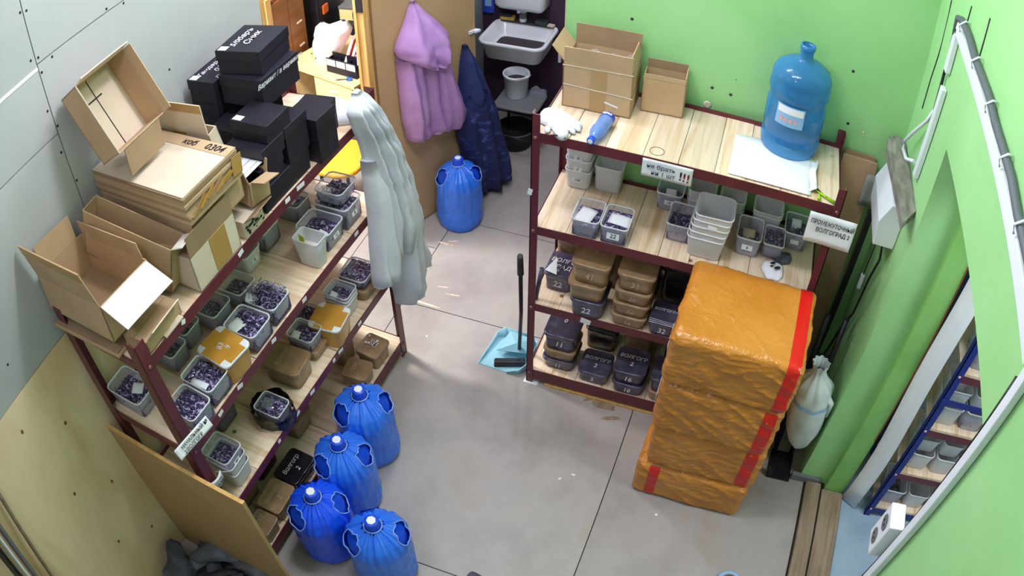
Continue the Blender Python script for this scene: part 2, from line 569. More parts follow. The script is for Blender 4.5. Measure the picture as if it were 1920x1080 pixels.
# left wall: framing core, plywood below, drywall above, door opening to the office
wl = MB().box((XL - 0.11, YN, 0), (XL - 0.010, 0.0, ZC)).box((XL - 0.11, 0.0, 2.08), (XL - 0.010, 0.80, ZC)).box((XL + 0.030, 0.80, 0), (XL + 0.054, 2.55, ZC))
wall_left = struct(wl.build('wall_left', 'dark_gap'))
def wpanel(y0, y1, z0, z1, mat, name):
    g = 0.0022
    m = MB().box((-0.010, -(y1 - y0) / 2 + g, -(z1 - z0) / 2 + g), (0, (y1 - y0) / 2 - g, (z1 - z0) / 2 - g))
    m.build(name, mat, wall_left, (XL, (y0 + y1) / 2, (z0 + z1) / 2))
for y0, y1 in ((YN, -2.42), (-2.42, -0.895), (-0.895, 0.0)):
    wpanel(y0, y1, 0, 1.525, 'plywood_wall', 'plywood_sheet')
for y0, y1, z0, z1 in ((YN, -1.247, 1.525, 2.197), (YN, -1.247, 2.197, 2.463), (YN, -1.247, 2.463, ZC), (-1.247, 0.0, 1.525, 2.478), (-1.247, 0.0, 2.478, ZC)):
    wpanel(y0, y1, z0, z1, 'drywall', 'drywall_sheet')
MB().box((XL + 0.055, 0.803, 0.002), (XL + 0.065, 2.448, ZC)).build('drywall_sheet', 'grey_wall', wall_left)
wpanel(0.0, 0.80, 2.08, ZC, 'drywall', 'drywall_sheet')
sm = MB().lathe([(0.0055, 0), (0.004, 0.0015)], 8).mesh('screw_head', 'black_ink')
for y, z in [(-1.258, 2.687), (-1.231, 2.679), (-0.885, 2.49), (-0.798, 2.467), (-0.637, 2.078), (-1.268, 2.507), (-1.234, 2.498), (-1.176, 2.465), (-1.237, 2.441), (-1.262, 2.3), (-1.240, 2.223), (-1.262, 2.125), (-1.238, 1.983), (-1.861, 1.657)]:
    put('screw_head', sm, wall_left, (XL + 0.0002, y, z), (0, PI / 2, 0))
MB().box((0, -0.095, -0.006), (0.002, 0.095, 0.006)).build('torn_paper_strip', 'paper', wall_left, (XL + 0.0005, -1.345, 2.462), (0.02, 0, 0))
kn = MB().lathe([(0.012, 0), (0.006, 0.0008)], 9).mesh('knot', 'wardrobe_brown')
for y, z in [(-1.974, 1.396), (-1.787, 1.225), (-1.957, 0.935), (-1.766, 0.766), (-1.941, 0.485), (-1.741, 0.315)]:
    o = put('knot', kn, wall_left, (XL + 0.0002, y, z), (0, PI / 2, 0))
    o.scale = (0.9, 0.6, 1)

# back wall behind the right rack
wall_back = struct(MB().box((-0.012, YB, 0), (XR + 0.3, YB + 0.1, ZC)).build('wall_back', 'green_paint'))
MB().box((-0.016, YB - 0.002, 0), (-0.0125, YB + 0.102, ZC)).build('drywall_edge', 'cardboard_pale', wall_back)
for i, (x, z, r) in enumerate([(0.279, 1.953, .008), (0.659, 1.699, .008), (0.745, 1.687, .008), (1.261, 1.969, .008), (0.758, 1.769, .003), (1.294, 1.707, .008), (1.376, 1.685, .008), (0.649, 1.606, .02)]):
    MB().lathe([(r, 0), (r * 0.7, 0.001)], 8).build('paint_chip', 'grime' if i < 6 else 'cardboard_pale', wall_back, (x, YB - 0.0005, z), (PI / 2, 0.4, 0))

# alcove behind
struct(MB().box((XL - 0.02, 2.45, 0), (XR + 0.3, 2.55, ZC)).build('wall_alcove', 'purple_wall'))

# right wall with a doorway into the store
X2 = 1.85
wr = MB().box((XR, -0.17, 0), (X2, YB, ZC)).box((XR, -1.40, 2.10), (X2, -0.17, ZC)).box((XR, YN, 0), (X2, -1.40, ZC))
wall_right = struct(wr.build('wall_right', 'green_paint'))
for pts in ([(0.325, 2.50), (0.318, 2.25), (0.342, 2.12), (0.345, 1.97)], [(0.02, 2.60), (0.03, 2.50)], [(-0.23, 2.66), (-0.225, 2.45)]):
    MB().tube([(XR - 0.0005, y, z) for y, z in pts], 0.004, 5, flat=1).build('crack', 'black_ink', wall_right)
# the jamb of the doorway: frame post, white edge board
trim1 = struct(MB().box((1.735, -0.215, 0), (1.845, -0.17, 2.10)).box((1.735, -1.40, 2.055), (1.845, -0.17, 2.10)).build('trim_1', 'green_frame'))
MB().box((1.742, -0.2165, 0.01), (1.75, -0.2145, 1.9)).build('paint_edge', 'wardrobe_brown', trim1, (0.096, 0, 0.5))
trim2 = struct(MB().grid(lambda u, v: (1.852 + 0.085 * u + 0.012 * math.sin(v * 9), -0.235 - 0.05 * u, 0.01 + 2.08 * v), 3, 14).build('trim_2', 'white_plastic'))
solid(trim2, 0.012)
# threshold boards
trim3 = struct(MB().box((1.615, -1.40, -0.1), (1.855, -0.17, 0.004)).build('trim_3', 'dark_gap'))
MB().box((1.622, -1.39, 0), (1.712, -0.19, 0.028)).build('threshold_board', 'threshold_wood', trim3, bevel=0.004)
MB().box((1.722, -1.39, 0), (1.848, -0.22, 0.026)).build('threshold_board', 'threshold_wood', trim3, bevel=0.004)
MB().box((1.53, -0.19, 0), (1.70, -0.165, 0.05)).build('threshold_block', 'stool_grey', trim3, bevel=0.003)

# store room beyond the doorway
struct(MB().box((1.855, -2.6, -0.1), (3.6, 1.2, 0.0)).build('floor_store', 'floor_blue'))
struct(MB().box((3.5, -2.6, 0), (3.6, 1.2, 2.7)).build('wall_store_far', 'white_wall'))
struct(MB().box((X2 + 0.001, 0.9, 0), (3.6, 1.0, 2.7)).build('wall_store_back', 'white_wall'))
struct(MB().box((X2 + 0.001, -2.6, 0), (3.6, -2.5, 2.7)).build('wall_store_near', 'white_wall'))
struct(MB().box((X2, -2.6, 2.7), (3.6, 1.2, 2.8)).build('ceiling_store', 'white_wall'))

# office behind the left wall
struct(MB().box((-3.3, -0.7, 0), (-3.2, 2.55, 2.8)).build('wall_office_far', 'white_wall'))
struct(MB().box((-3.3, 2.45, 0), (XL - 0.112, 2.55, 2.8)).build('wall_office_back', 'white_wall'))
struct(MB().box((-3.3, -0.7, 0), (XL - 0.112, -0.6, 2.8)).build('wall_office_near', 'white_wall'))
struct(MB().box((-3.3, -0.7, 2.75), (XL - 0.112, 2.55, 2.85)).build('ceiling_office', 'white_wall'))
# rest of the main room, out of view
struct(MB().box((XL - 0.11, YN, ZC), (X2, 2.55, ZC + 0.1)).build('ceiling', 'white_wall'))
struct(MB().box((XL - 0.11, YN - 0.1, 0), (X2, YN, ZC)).build('wall_near', 'drywall'))

# pine frame of the office doorway and its open leaf
trim4 = struct(MB().box((XL + 0.024, 0.735, 0), (XL + 0.085, 0.80, 2.08)).build('trim_4', 'pine_frame', bevel=0.004))
MB().box((XL + 0.026, 0.727, 0), (XL + 0.042, 0.735, 2.07)).build('door_stop', 'pine_frame', trim4)
MB().box((XL + 0.045, 0.726, 1.66), (XL + 0.083, 0.7345, 1.74)).build('hinge', 'dark_steel', trim4)
struct(MB().box((XL - 0.115, -0.01, 0), (XL + 0.004, 0.022, 2.08)).build('trim_5', 'pine_frame', bevel=0.004))
HD = math.atan2(0.916, 0.401)
door1 = struct(MB().box((0, -0.0, 0.012), (0.755, 0.04, 2.02)).build('door_1', 'door_brown', None, (-1.165, 0.80, 0), (0, 0, HD)))
lt = MB().box((0.70, -0.012, 1.215), (0.765, -0.001, 1.235)).box((0.735, -0.03, 1.218), (0.775, -0.01, 1.232))
lt.build('latch', 'conduit_white', door1)
def LEAF(t, z, off=0.0):
    """point on the door leaf: t along it from the hinge, off towards the room"""
    d = Vector((math.cos(HD), math.sin(HD), 0))
    n = Vector((math.sin(HD), -math.cos(HD), 0))
    p = Vector((-1.165, 0.80, 0)) + d * t + n * off
    return Vector((p.x, p.y, z))

# ================================================================ the racks
def rack(name, label, loc, rz, L, D, decks, top, mat, plank_w, group, post=0.036, bottom_beam=0.072, planks=True, seed=1):
    root = thing(name, label, 'shelving rack', loc, rz, group)
    t = 0.004
    for x, sx in ((0, 1), (L, -1)):
        for y, sy in ((0, 1), (D, -1)):
            m = MB()
            m.box((min(x, x + sx * post), min(y, y + sy * t), 0), (max(x, x + sx * post), max(y, y + sy * t), top))
            m.box((min(x, x + sx * t), min(y, y + sy * post), 0), (max(x, x + sx * t), max(y, y + sy * post), top))
            u = m.build('upright', mat, root)
            for dz in decks:
                if y == 0:
                    MB().lathe([(0.009, 0), (0.009, 0.004), (0.004, 0.007)], 8, M=Matrix.Translation((x + sx * post * 0.5, y, dz - 0.02)) @ Matrix.Rotation(PI / 2, 4, 'X')).build('bolt', 'bolt_metal', u)
    rr = random.Random(seed)
    for k, dz in enumerate(decks):
        hb = bottom_beam if k == 0 else 0.044
        MB().box((t, t, dz - hb), (L - t, 2 * t, dz + 0.002)).build('beam', mat, root)
        MB().box((t, D - 2 * t, dz - hb), (L - t, D - t, dz + 0.02)).build('beam', mat, root)
        MB().box((t, t, dz - 0.04), (2 * t, D - t, dz - 0.002)).build('beam', mat, root)
        MB().box((L - 2 * t, t, dz - 0.04), (L - t, D - t, dz - 0.002)).build('beam', mat, root)
        x = 0.012
        while x < L - 0.05:
            w = plank_w * (0.85 + 0.3 * rr.random())
            x1 = min(x + w, L - 0.012)
            if L - 0.012 - x1 < 0.06:
                x1 = L - 0.012
            m = MB().box((-(x1 - x) / 2 + 0.0012, -(D - 0.02) / 2, -0.018), ((x1 - x) / 2 - 0.0012, (D - 0.02) / 2, 0))
            m.build('plank', 'pine', root, ((x + x1) / 2, D / 2, dz + 0.001 - 0.003 * rr.random()), (0, 0, 0))
            x = x1
    return root

rack_r = rack('storage_rack', 'maroon metal rack with pine shelves against the green wall', (0, 0, 0), 0, 1.29, 0.46, DR, 1.682, 'maroon', 0.135, 'maroon storage racks', seed=3)
rack_l = rack('storage_rack', 'maroon metal rack with pine shelves along the plywood and drywall wall', O_L, A_L, 1.571, 0.478, DL, 1.695, 'maroon', 0.26, 'maroon storage racks', post=0.05, seed=5)
# scraps of tape left on the left rack's beams
for s, z, l, a in [(0.364, DL[2], 0.035, 0.3), (0.221, DL[2], 0.03, -0.2), (0.861, DL[2], 0.03, 0.1), (0.62, DL[2], 0.03, 0.2), (0.233, DL[3], 0.02, 0.4), (0.59, DL[3], 0.03, -0.2), (0.99, DL[3], 0.05, 0.1), (0.90, DL[3], 0.03, 0.1), (0.747, DL[1], 0.035, 0.1), (0.615, DL[1], 0.03, -0.1), (1.014, DL[1], 0.04, 0.2), (0.447, DL[1], 0.02, 0), (1.2, DL[1], 0.03, 0), (1.30, DL[2], 0.03, 0), (0.95, DL[1], 0.02, 0)]:
    MB().box((-l / 2, -0.002, -0.009), (l / 2, 0, 0.009)).build('tape_scrap', 'paper', rack_l, (s, 0.0025, z - 0.012), (0, a, 0))
for x, z, l in [(0.29, DR[1], 0.05), (0.03, 1.305, 0.02)]:
    MB().box((-l / 2, -0.002, -0.016), (l / 2, 0, 0.016)).build('tape_scrap', 'paper', rack_r, (x if l > .03 else 0.0, -0.001, z - 0.02), (0, 0.2, 0))
MB().box((-0.012, -0.012, 0), (0.065, 0.06, 0.006)).build('foot_pad', 'white_plastic', rack_r)
MB().box((0.10, 0.0, 0.0), (0.72, 0.02, 0.014)).build('floor_batten', 'pine_frame', rack_r)
rg = MB()
rg.lathe([(0.030, 0), (0.030, 0.0006), (0.028, 0.0006), (0.028, 0)], 20, cap0=False, cap1=False)
rg.build('cup_ring_stain', 'grime', rack_r, (0.504, 0.06, DR[3] + 0.0012))

# ================================================================ object builders
def carton(name, label, dims, loc, rot, flaps=(), mat='cardboard', inner=None, t=0.004, group=None, lid=False, flap_mats=None, cat='carton', tapes=(), walls=True):
    """open carton: local x L, y W, z H; flaps = (side, angle from upright outward in degrees, length[, trim])"""
    L, Wd, H = dims
    root = thing(name, label, cat, loc, 0, group, rot if not isinstance(rot, (int, float)) else (0, 0, rot))
    hx, hy = L / 2, Wd / 2
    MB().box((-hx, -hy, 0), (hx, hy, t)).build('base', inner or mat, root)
    MB().box((-hx, -hy, 0), (-hx + t, hy, H)).build('side_panel', mat, root)
    MB().box((hx - t, -hy, 0), (hx, hy, H)).build('side_panel', mat, root)
    MB().box((-hx, -hy, 0), (hx, -hy + t, H)).build('side_panel', mat, root)
    MB().box((-hx, hy - t, 0), (hx, hy, H)).build('side_panel', mat, root)
    if lid:
        MB().box((-hx, -hy, H), (hx, -0.001, H + t)).build('flap', mat, root)
        MB().box((-hx, 0.001, H), (hx, hy, H + t)).build('flap', mat, root)
    for i, fl in enumerate(flaps):
        side, ang, ln = fl[:3]
        trim = fl[3] if len(fl) > 3 else 0.004
        fm = fl[4] if len(fl) > 4 else mat
        a = math.radians(ang)
        w = Wd if side[0] == 'x' else L
        m = MB().box((-w / 2 + trim, 0, 0.001), (w / 2 - trim, t, ln))
        sgn = 1 if side[1] == '+' else -1
        # flap built in the plane of the wall, hinged at the rim, turned outward (towards +y of its own frame)
        F = Matrix.Rotation(-a, 4, 'X')
        if side == 'y+':
            M = Matrix.Translation((0, hy - t, H)) @ F
        elif side == 'y-':
            M = Matrix.Translation((0, -hy + t, H)) @ Matrix.Rotation(PI, 4, 'Z') @ F
        elif side == 'x+':
            M = Matrix.Translation((hx - t, 0, H)) @ Matrix.Rotation(-PI / 2, 4, 'Z') @ F
        else:
            M = Matrix.Translation((-hx + t, 0, H)) @ Matrix.Rotation(PI / 2, 4, 'Z') @ F
        m.v = [tuple(M @ Vector(v)) for v in m.v]
        fo = m.build('flap', fm, root)
        if len(fl) > 5 and fl[5]:
            tm = MB().box((-w / 2 + trim, t, ln * 0.72), (w / 2 - trim, t + 0.001, ln)).box((-w / 2 + trim, -0.001, ln * 0.72), (w / 2 - trim, 0, ln))
            tm.v = [tuple(M @ Vector(v)) for v in tm.v]
            tm.build('tape', 'brown_tape', fo)
    for a, b in tapes:
        MB().box(a, b).build('tape', 'brown_tape', root)
    return root

_tub = {}
def tub_mesh(w, d, h, taper=0.86, empty=False):
    k = (w, d, h, taper, empty)
    if k not in _tub:
        r = min(w, d) * 0.16
        q = taper
        body = MB()
        th = 0.0018
        outer = [rrect(w * q * 0.94, d * q * 0.96, r, 0.0), rrect(w * q, d * q, r, 0.004), rrect(w * 0.965, d * 0.972, r, h - 0.006)]
        inner = [rrect(w * 0.965 - 2 * th, d * 0.972 - 2 * th, r, h - 0.004), rrect(w * q - 2 * th, d * q - 2 * th, r, 0.004 + th)]
        body.rings(outer, True, False)
        body.rings(inner, False, True)
        rim = MB()
        rim.rings([rrect(w * 0.965 - 2 * th, d * 0.972 - 2 * th, r, h - 0.004), rrect(w * 0.962, d * 0.97, r, h), rrect(w, d, r, h), rrect(w, d, r, h - 0.008), rrect(w * 0.966, d * 0.974, r, h - 0.008)], False, False)
        _tub[k] = (body.mesh('tub_body', 'tub_milky' if empty else 'tub_plastic'), rim.mesh('tub_rim', 'tub_rim'))
    return _tub[k]

_bits = {}
def bits_mesh(kind, seed):
    """a heap of tiny wire loops and slivers, unit footprint 1 x 1, unit height"""
    k = (kind, seed)
    if k in _bits:
        return _bits[k]
    rr = random.Random(seed)
    m = MB()
    n = 150 if kind != 'wires' else 190
    light = []
    for i in range(n):
        f0 = len(m.f)
        x, y = rr.uniform(-0.45, 0.45), rr.uniform(-0.45, 0.45)
        z = 0.90 + 0.18 * (1 - 3 * (x * x + y * y)) * rr.random()
        R = Matrix.Translation((x, y, z)) @ Matrix.Rotation(rr.uniform(0, 6.3), 4, 'Z') @ Matrix.Rotation(rr.uniform(-0.9, 0.9), 4, 'X')
        if rr.random() < (0.35 if kind != 'wires' else 0.75):
            # bent wire hook
            a0 = rr.uniform(2.2, 4.6)
            rad = rr.uniform(0.06, 0.12) * (1.5 if kind == 'wires' else 1)
            pts = [(rad * math.cos(a0 * q / 6), rad * math.sin(a0 * q / 6), 0.03 * math.sin(q)) for q in range(7)]
            if kind == 'wires':
                R = Matrix.Translation((0, 0, rr.uniform(0, 0.5))) @ R @ Matrix.Rotation(rr.uniform(0, 1.5), 4, 'X')
            m.tube(pts, 0.011, 4, M=R)
        else:
            l, w = rr.uniform(0.06, 0.13), rr.uniform(0.025, 0.055)
            m.add([(-l, 0, 0), (0, -w, -w * .6), (l, 0, 0), (0, w, -w * .6), (0, 0, w)], [(0, 1, 4), (1, 2, 4), (2, 3, 4), (3, 0, 4), (3, 2, 1, 0)], False, R)
        if rr.random() < (0.30 if kind != 'wires' else 0.22):
            light += range(f0, len(m.f))
    # the packed mass under the loose pieces
    def f(u, v):
        x, y = (u - .5) * 0.94, (v - .5) * 0.94
        return (x, y, 0.92 + 0.10 * noise.noise((x * 9 + seed, y * 9, 1.3)) * (1 if 0.02 < u < 0.98 and 0.02 < v < 0.98 else 0))
    m.grid(f, 14, 14, False)
    m.box((-0.47, -0.47, 0.03), (0.47, 0.47, 0.84))
    me = m.mesh('tub_contents', 'metal_bits' if kind != 'steel' else 'steel_bits')
    me.materials.append(MATS['glint_bits'])  # second slot: pieces coloured as painted glints
    for i in light:
        me.polygons[i].material_index = 1
    _bits[k] = me
    return me

def tub(label, loc, rz, w=0.125, d=0.165, h=0.10, fill=None, level=0.7, group='clear plastic tubs', seed=0, card=None, tag_text=None, lid=None, name='plastic_tub', taper=0.86, tag_size=(0.04, 0.022)):
    root = thing(name, label, 'tub', loc, rz, group)
    b, r = tub_mesh(w, d, h, taper, not fill)
    bo = put('body', b, root)
    put('rim', r, bo)
    if fill:
        c = put('contents', bits_mesh(fill, seed % 4), root, (0, 0, 0.004))
        q = taper + (0.965 - taper) * level - 0.015
        c.scale = (w * q, d * q, (h - 0.006) * level)
        c.rotation_euler = (0, 0, PI * (seed % 2))
        c['kind'] = 'stuff'
    if card:
        cx, cy, cw, cd, tilt, cr, cm = card
        z = (h - 0.004) * (level if fill else 0.3) + 0.008
        def fc(u, v):
            return ((u - .5) * cw, (v - .5) * cd, 0.006 * math.sin(3 * u) * math.sin(2.2 * v))
        o = MB().grid(fc, 5, 5).build('paper_note', cm, root, (cx, cy, z), (tilt, 0, cr))
        solid(o, 0.0006)
    if tag_text is not None:
        ts = tag_size
        zt = h * 0.5
        yt = -d * (taper + (0.97 - taper) * 0.5) / 2 - 0.0025
        lb = MB().box((-ts[0] / 2, -0.0006, -ts[1] / 2), (ts[0] / 2, 0.0006, ts[1] / 2)).build('paper_label', 'paper', root, (0, yt, zt), (-0.12, 0, 0))
        if tag_text:
            text(tag_text, ts[1] * 0.9, 'black_ink', lb, (0, -0.001, 0), FRONT)
    if lid:
        lm = MB().rings([rrect(w + 0.006, d + 0.006, min(w, d) * 0.16, h - 0.006), rrect(w + 0.006, d + 0.006, min(w, d) * 0.16, h + 0.003), rrect(w - 0.004, d - 0.004, min(w, d) * 0.15, h + 0.006)], True, True)
        lo = lm.build('lid', 'tub_rim', root)
        if lid == 'tape':
            MB().box((-w * 0.5, -d * 0.30, h + 0.0062), (w * 0.5, d * 0.30, h + 0.0072)).box((-w * 0.30, -d * 0.5, h + 0.0064), (w * 0.30, d * 0.5, h + 0.0074)).build('tape', 'tape_lid', lo)
            tp = MB().rings([rrect(w * taper * 1.012, d * taper * 1.012, min(w, d) * .16, 0.006), rrect(w * 0.985, d * 0.985, min(w, d) * .16, h - 0.012)], False, False)
            tp.build('tape', 'tape_lid', root)
    return root

_pk = {}
def package_mesh(w, d, h, seed, mat):
    k = (w, d, h, seed, mat)
    if k not in _pk:
        rr = random.Random(seed)
        r = min(w, d) * 0.16
        def ring(sx, sy, z):
            base = rrect(w * sx, d * sy, r, z, 6)
            out = []
            for x, y, zz in base:
                f = 1 + 0.02 * noise.noise((x * 30 + seed, y * 30, zz * 40))
                out.append((x * f, y * f, zz + 0.0025 * noise.noise((x * 22, y * 22 + seed, 5))))
            return out
        rs = [ring(.80, .82, 0.0), ring(.86, .88, 0.003), ring(.875, .895, h * .3), ring(.90, .915, h * .6), ring(.915, .93, h - 0.022), ring(.985, .985, h - 0.018), ring(1, 1, h - 0.012), ring(1, 1, h - 0.004), ring(.97, .975, h), ring(.90, .92, h - 0.003), ring(.5, .5, h - 0.002)]
        _pk[k] = MB().rings(rs, True, True).mesh('wrapped_body', mat)
    return _pk[k]

def package(label, loc, rz, w=0.155, d=0.17, h=0.11, style='brown', front='', top='', seed=0, group='tape-wrapped tub packages', tsize=None):
    root = thing('wrapped_package', label, 'package', loc, rz, group)
    mat = {'brown': 'package_brown', 'dark': 'package_dark', 'black': 'package_black'}[style]
    b = put('wrapped_tub', package_mesh(w, d, h, seed % 5, mat), root)
    # film folded under the rim, catching the light
    MB().rings([rrect(w * 0.945, d * 0.95, min(w, d) * .16, h - 0.028), rrect(w * 1.006, d * 1.006, min(w, d) * .16, h - 0.015), rrect(w * 1.006, d * 1.006, min(w, d) * .16, h - 0.005)], False, False).build('tape_band', mat, b)
    ink = 'pale_ink' if style == 'brown' else 'white_ink'
    if front:
        text(front, tsize or min(0.045, h * 0.45), ink, root, (0, -d * 0.458 - 0.002, h * 0.42), (PI / 2 - 0.08, 0, 0))
    if top:
        for i, ln in enumerate(top.split('\n')):
            text(ln, min(0.036, w * 0.26 if len(ln) < 3 else w * 1.25 / len(ln)), ink, root, (0, d * 0.12 - i * 0.045, h + 0.0012), TOP)
    return root

_bx = {}
def black_box(label, loc, rz, L, W, H, top='', front='', ajar=False, sticker=False, group='black shoe-style boxes', rot=None):
    root = thing('black_box', label, 'box', loc, rz, group, rot)
    t = 0.003
    MB().box((-L / 2 + t, -W / 2 + t, 0), (L / 2 - t, W / 2 - t, H - 0.004)).build('body', 'black_card', root, bevel=0.0015)
    lh = min(0.045, H * 0.5)
    lo = MB().box((-L / 2, -W / 2, -lh), (L / 2, W / 2, 0)).build('lid', 'black_card', root, (0, 0, H), (0.05, 0.06, 0.06) if ajar else None, bevel=0.002)
    if sticker:
        MB().box((-0.015, -0.02, 0), (0.015, 0.02, 0.001)).build('sticker', 'paper', lo, (-L / 2 + 0.02, W / 2 - 0.03, 0.0003))
    if top:
        ls = top.split('\n')
        for i, ln in enumerate(ls):
            text(ln, min(0.045, 1.3 * L / max(4, len(ln))), 'white_ink', lo, (0.0, W * 0.22 - i * 0.05 if len(ls) > 1 else 0, 0.0012), TOP, shear=0.3)
    if front:
        text(front, 0.028, 'white_ink', lo, (0, -W / 2 - 0.0012, -lh * 0.5), FRONT, shear=0.3)
    return root

def jug_profile(s=1.0):
    p = [(0.0, 0.0), (0.115, 0.0), (0.130, 0.012), (0.134, 0.04), (0.134, 0.075), (0.128, 0.085), (0.128, 0.098), (0.134, 0.108), (0.134, 0.16), (0.134, 0.22), (0.128, 0.235), (0.128, 0.26), (0.135, 0.275), (0.135, 0.315), (0.130, 0.325), (0.133, 0.337), (0.131, 0.355), (0.118, 0.382), (0.085, 0.405), (0.05, 0.418), (0.034, 0.425), (0.030, 0.44), (0.029, 0.475), (0.032, 0.478), (0.032, 0.492), (0.027, 0.492)]
    return [(r * s, z * s) for r, z in p]

def jug_parts(root, body_mat='jug_blue', cap=True):
    m = MB().lathe(jug_profile()[1:], 36, cap0=True, cap1=False)
    b = m.build('jug_body', body_mat, root)
    if cap:
        c = MB().lathe([(0.033, 0.448), (0.034, 0.452), (0.033, 0.494), (0.030, 0.498), (0.0, 0.499)], 20, cap0=True, cap1=False).build('cap', 'cap_blue', root)
        MB().lathe([(0.021, 0.4992), (0.0, 0.5002)], 7, cap0=False, cap1=False).build('cap_sticker', 'paper', c)
    return b

def bagged_jug(label, loc, rz, seed, deep=False):
    root = thing('bagged_water_jug', label, 'water jug', loc, rz, 'water jugs wrapped in blue bags')
    jug_parts(root, 'jug_inner')
    rr = random.Random(seed)
    prof = [(0.10, 0.002), (0.136, 0.006), (0.146, 0.05), (0.144, 0.12), (0.146, 0.20), (0.145, 0.28), (0.147, 0.315), (0.142, 0.35), (0.124, 0.388), (0.092, 0.418), (0.060, 0.438), (0.041, 0.450)]
    ph = rr.uniform(0, 6)
    front = math.atan2(-2.5 - loc[1], 0.82 - loc[0]) - rz      # side turned to the middle of the room
    def f(u, v):
        k = v * (len(prof) - 1)
        i = min(int(k), len(prof) - 2)
        q = k - i
        r = prof[i][0] * (1 - q) + prof[i + 1][0] * q
        z = prof[i][1] * (1 - q) + prof[i + 1][1] * q
        a = 2 * PI * u
        fold = abs(math.sin(a * 6.5 + ph + 0.5 * math.sin(3 * a))) * 1.2 + 0.5 * math.sin(a * 23 + 2 * ph) - 0.6
        amp = 0.0015 + 0.024 * max(0, v - 0.48) * (1 if v < .9 else .6)
        r += amp * fold + 0.009 * noise.noise((math.cos(a) * 1.7 + seed, math.sin(a) * 1.7, z * 6)) + 0.004 * noise.noise((math.cos(a) * 6 + seed, math.sin(a) * 6, z * 22))
        r = max(r, 0.0365)
        if v < 0.3:
            r += 0.016 * max(0, noise.noise((math.cos(a) * 1.5, math.sin(a) * 1.5 + seed, 3)))
        return (r * math.cos(a), r * math.sin(a), z)
    # the bag's handle openings let the jug show
    uf = front / (2 * PI)
    holes = [((uf - 0.21 + rr.uniform(-.02, .02)) % 1, 0.735, 0.085, 0.12), ((uf + 0.20 + rr.uniform(-.02, .02)) % 1, 0.745, 0.075, 0.11), ((uf + 0.5) % 1, 0.75, 0.07, 0.09)]
    def dist(u, v, hh):
        hu, hv, du, dv = hh
        e = abs(u - hu)
        e = min(e, 1 - e)
        return (e / du) ** 2 + ((v - hv) / dv) ** 2
    def keep(u, v):
        return all(dist(u, v, hh) >= 1 for hh in holes)
    b = MB().grid(f, 168, 60, True, keep).build('bag', 'blue_bag_deep' if deep else 'blue_bag', root)
    # rolled edges of the handle openings
    for hh in holes[:2]:
        hu, hv, du, dv = hh
        pts = []
        for q in range(25):
            a = 2 * PI * q / 24
            p = Vector(f((hu + du * math.cos(a)) % 1, hv + dv * math.sin(a)))
            pts.append(p + Vector((p.x, p.y, 0)).normalized() * 0.002)
        MB().tube(pts, 0.0035, 5, cap=False).build('bag_handle', 'bag_edge', b)
    # gathered film standing round the neck
    MB().lathe([(0.040, 0.446), (0.044, 0.452), (0.040, 0.458), (0.036, 0.450)], 24, cap0=False, cap1=False).build('bag_collar', 'bag_edge', b)
    return root

def garment(name, rows, mat, parent=None, place=None, nu=26, waves=5, amp=0.25, seed=1, smooth=1, sub=2):
    """hanging cloth: rows of (height, left, right, depth); closed around, folds deepening downwards.
    place(t, z, off) maps to world"""
    vs = []
    n = nu * 2
    nr = (len(rows) - 1) * sub + 1
    for j in range(nr):
        k = j / sub
        i = min(int(k), len(rows) - 2)
        q = k - i
        z, l, r, d = [rows[i][c] * (1 - q) + rows[i + 1][c] * q for c in range(4)]
        fr = j / (nr - 1)
        for a in range(n):
            th = 2 * PI * a / n
            u = 0.5 - 0.5 * math.cos(th)
            t = l + (r - l) * u
            front = math.sin(th)
            w = 1 + amp * (0.4 + fr) * math.sin(waves * 2 * PI * u + seed + 1.5 * noise.noise((u * 3, fr * 3, seed)))
            if front > 0:
                off = d * (front ** 0.7) * w
            else:
                off = -0.12 * d * (-front)
            vs.append(place(t + 0.006 * noise.noise((t * 20, z * 12, seed)), z + 0.010 * noise.noise((t * 16, fr * 9, seed + 4)) * fr, 0.004 + 0.12 * d + off * (1 + 0.10 * noise.noise((t * 26, z * 14, seed))) + (0.011 * (0.5 - abs(noise.noise((t * 13 + z * 4, z * 15 - t * 5, seed * 1.7))) * 1.6) if front > 0.05 else 0)))
    fs = []
    for j in range(nr - 1):
        for a in range(n):
            b = (a + 1) % n
            fs.append((j * n + a, j * n + b, (j + 1) * n + b, (j + 1) * n + a))
    fs.append(tuple(range(n)))
    fs.append(tuple((nr - 1) * n + a for a in reversed(range(n))))
    m = MB().add(vs, fs, True)
    o = m.build(name, mat, parent)
    return o

def note(name, label, w, h, loc, rot, lines, mat='paper', sag=0.006, cat='sign', parent=None):
    def f(u, v):
        return ((u - .5) * w, sag * math.sin(PI * u * 1.7) * math.sin(PI * (1 - v) * .8) - 0.001, (v - .5) * h)
    root = thing(name, label, cat, loc, 0, None, rot)
    p = MB().grid(f, 10, 6).build('sheet', mat, root)
    solid(p, 0.0008)
    for ln in lines:
        s, size, x, z, ink = ln[:5]
        text(s, size, ink, root, (x, -0.0058, z), FRONT, shear=0.05, xs=ln[5] if len(ln) > 5 else 1.0)
    return root

# ================================================================ left rack: top deck cartons
T4 = DL[3] + 0.002
CG = 'cartons on the left rack'
def lrot(x=0, y=0, z=0):
    return (Matrix.Rotation(A_L + z, 4, 'Z') @ Matrix.Rotation(x, 4, 'X') @ Matrix.Rotation(y, 4, 'Y')).to_euler()

# flat sheet the nearest carton stands on
fs_ = thing('flattened_carton', 'flattened brown carton lying under the big-flapped carton at the near rack end', 'carton', LP(0.135, 0.27, T4), A_L + 0.03, CG)
MB().box((-0.15, -0.15, 0), (0.14, 0.235, 0.008)).build('panel', 'cardboard', fs_)
MB().box((-0.14, -0.14, 0.0085), (0.13, 0.225, 0.0165)).build('panel', 'cardboard_dark', fs_)
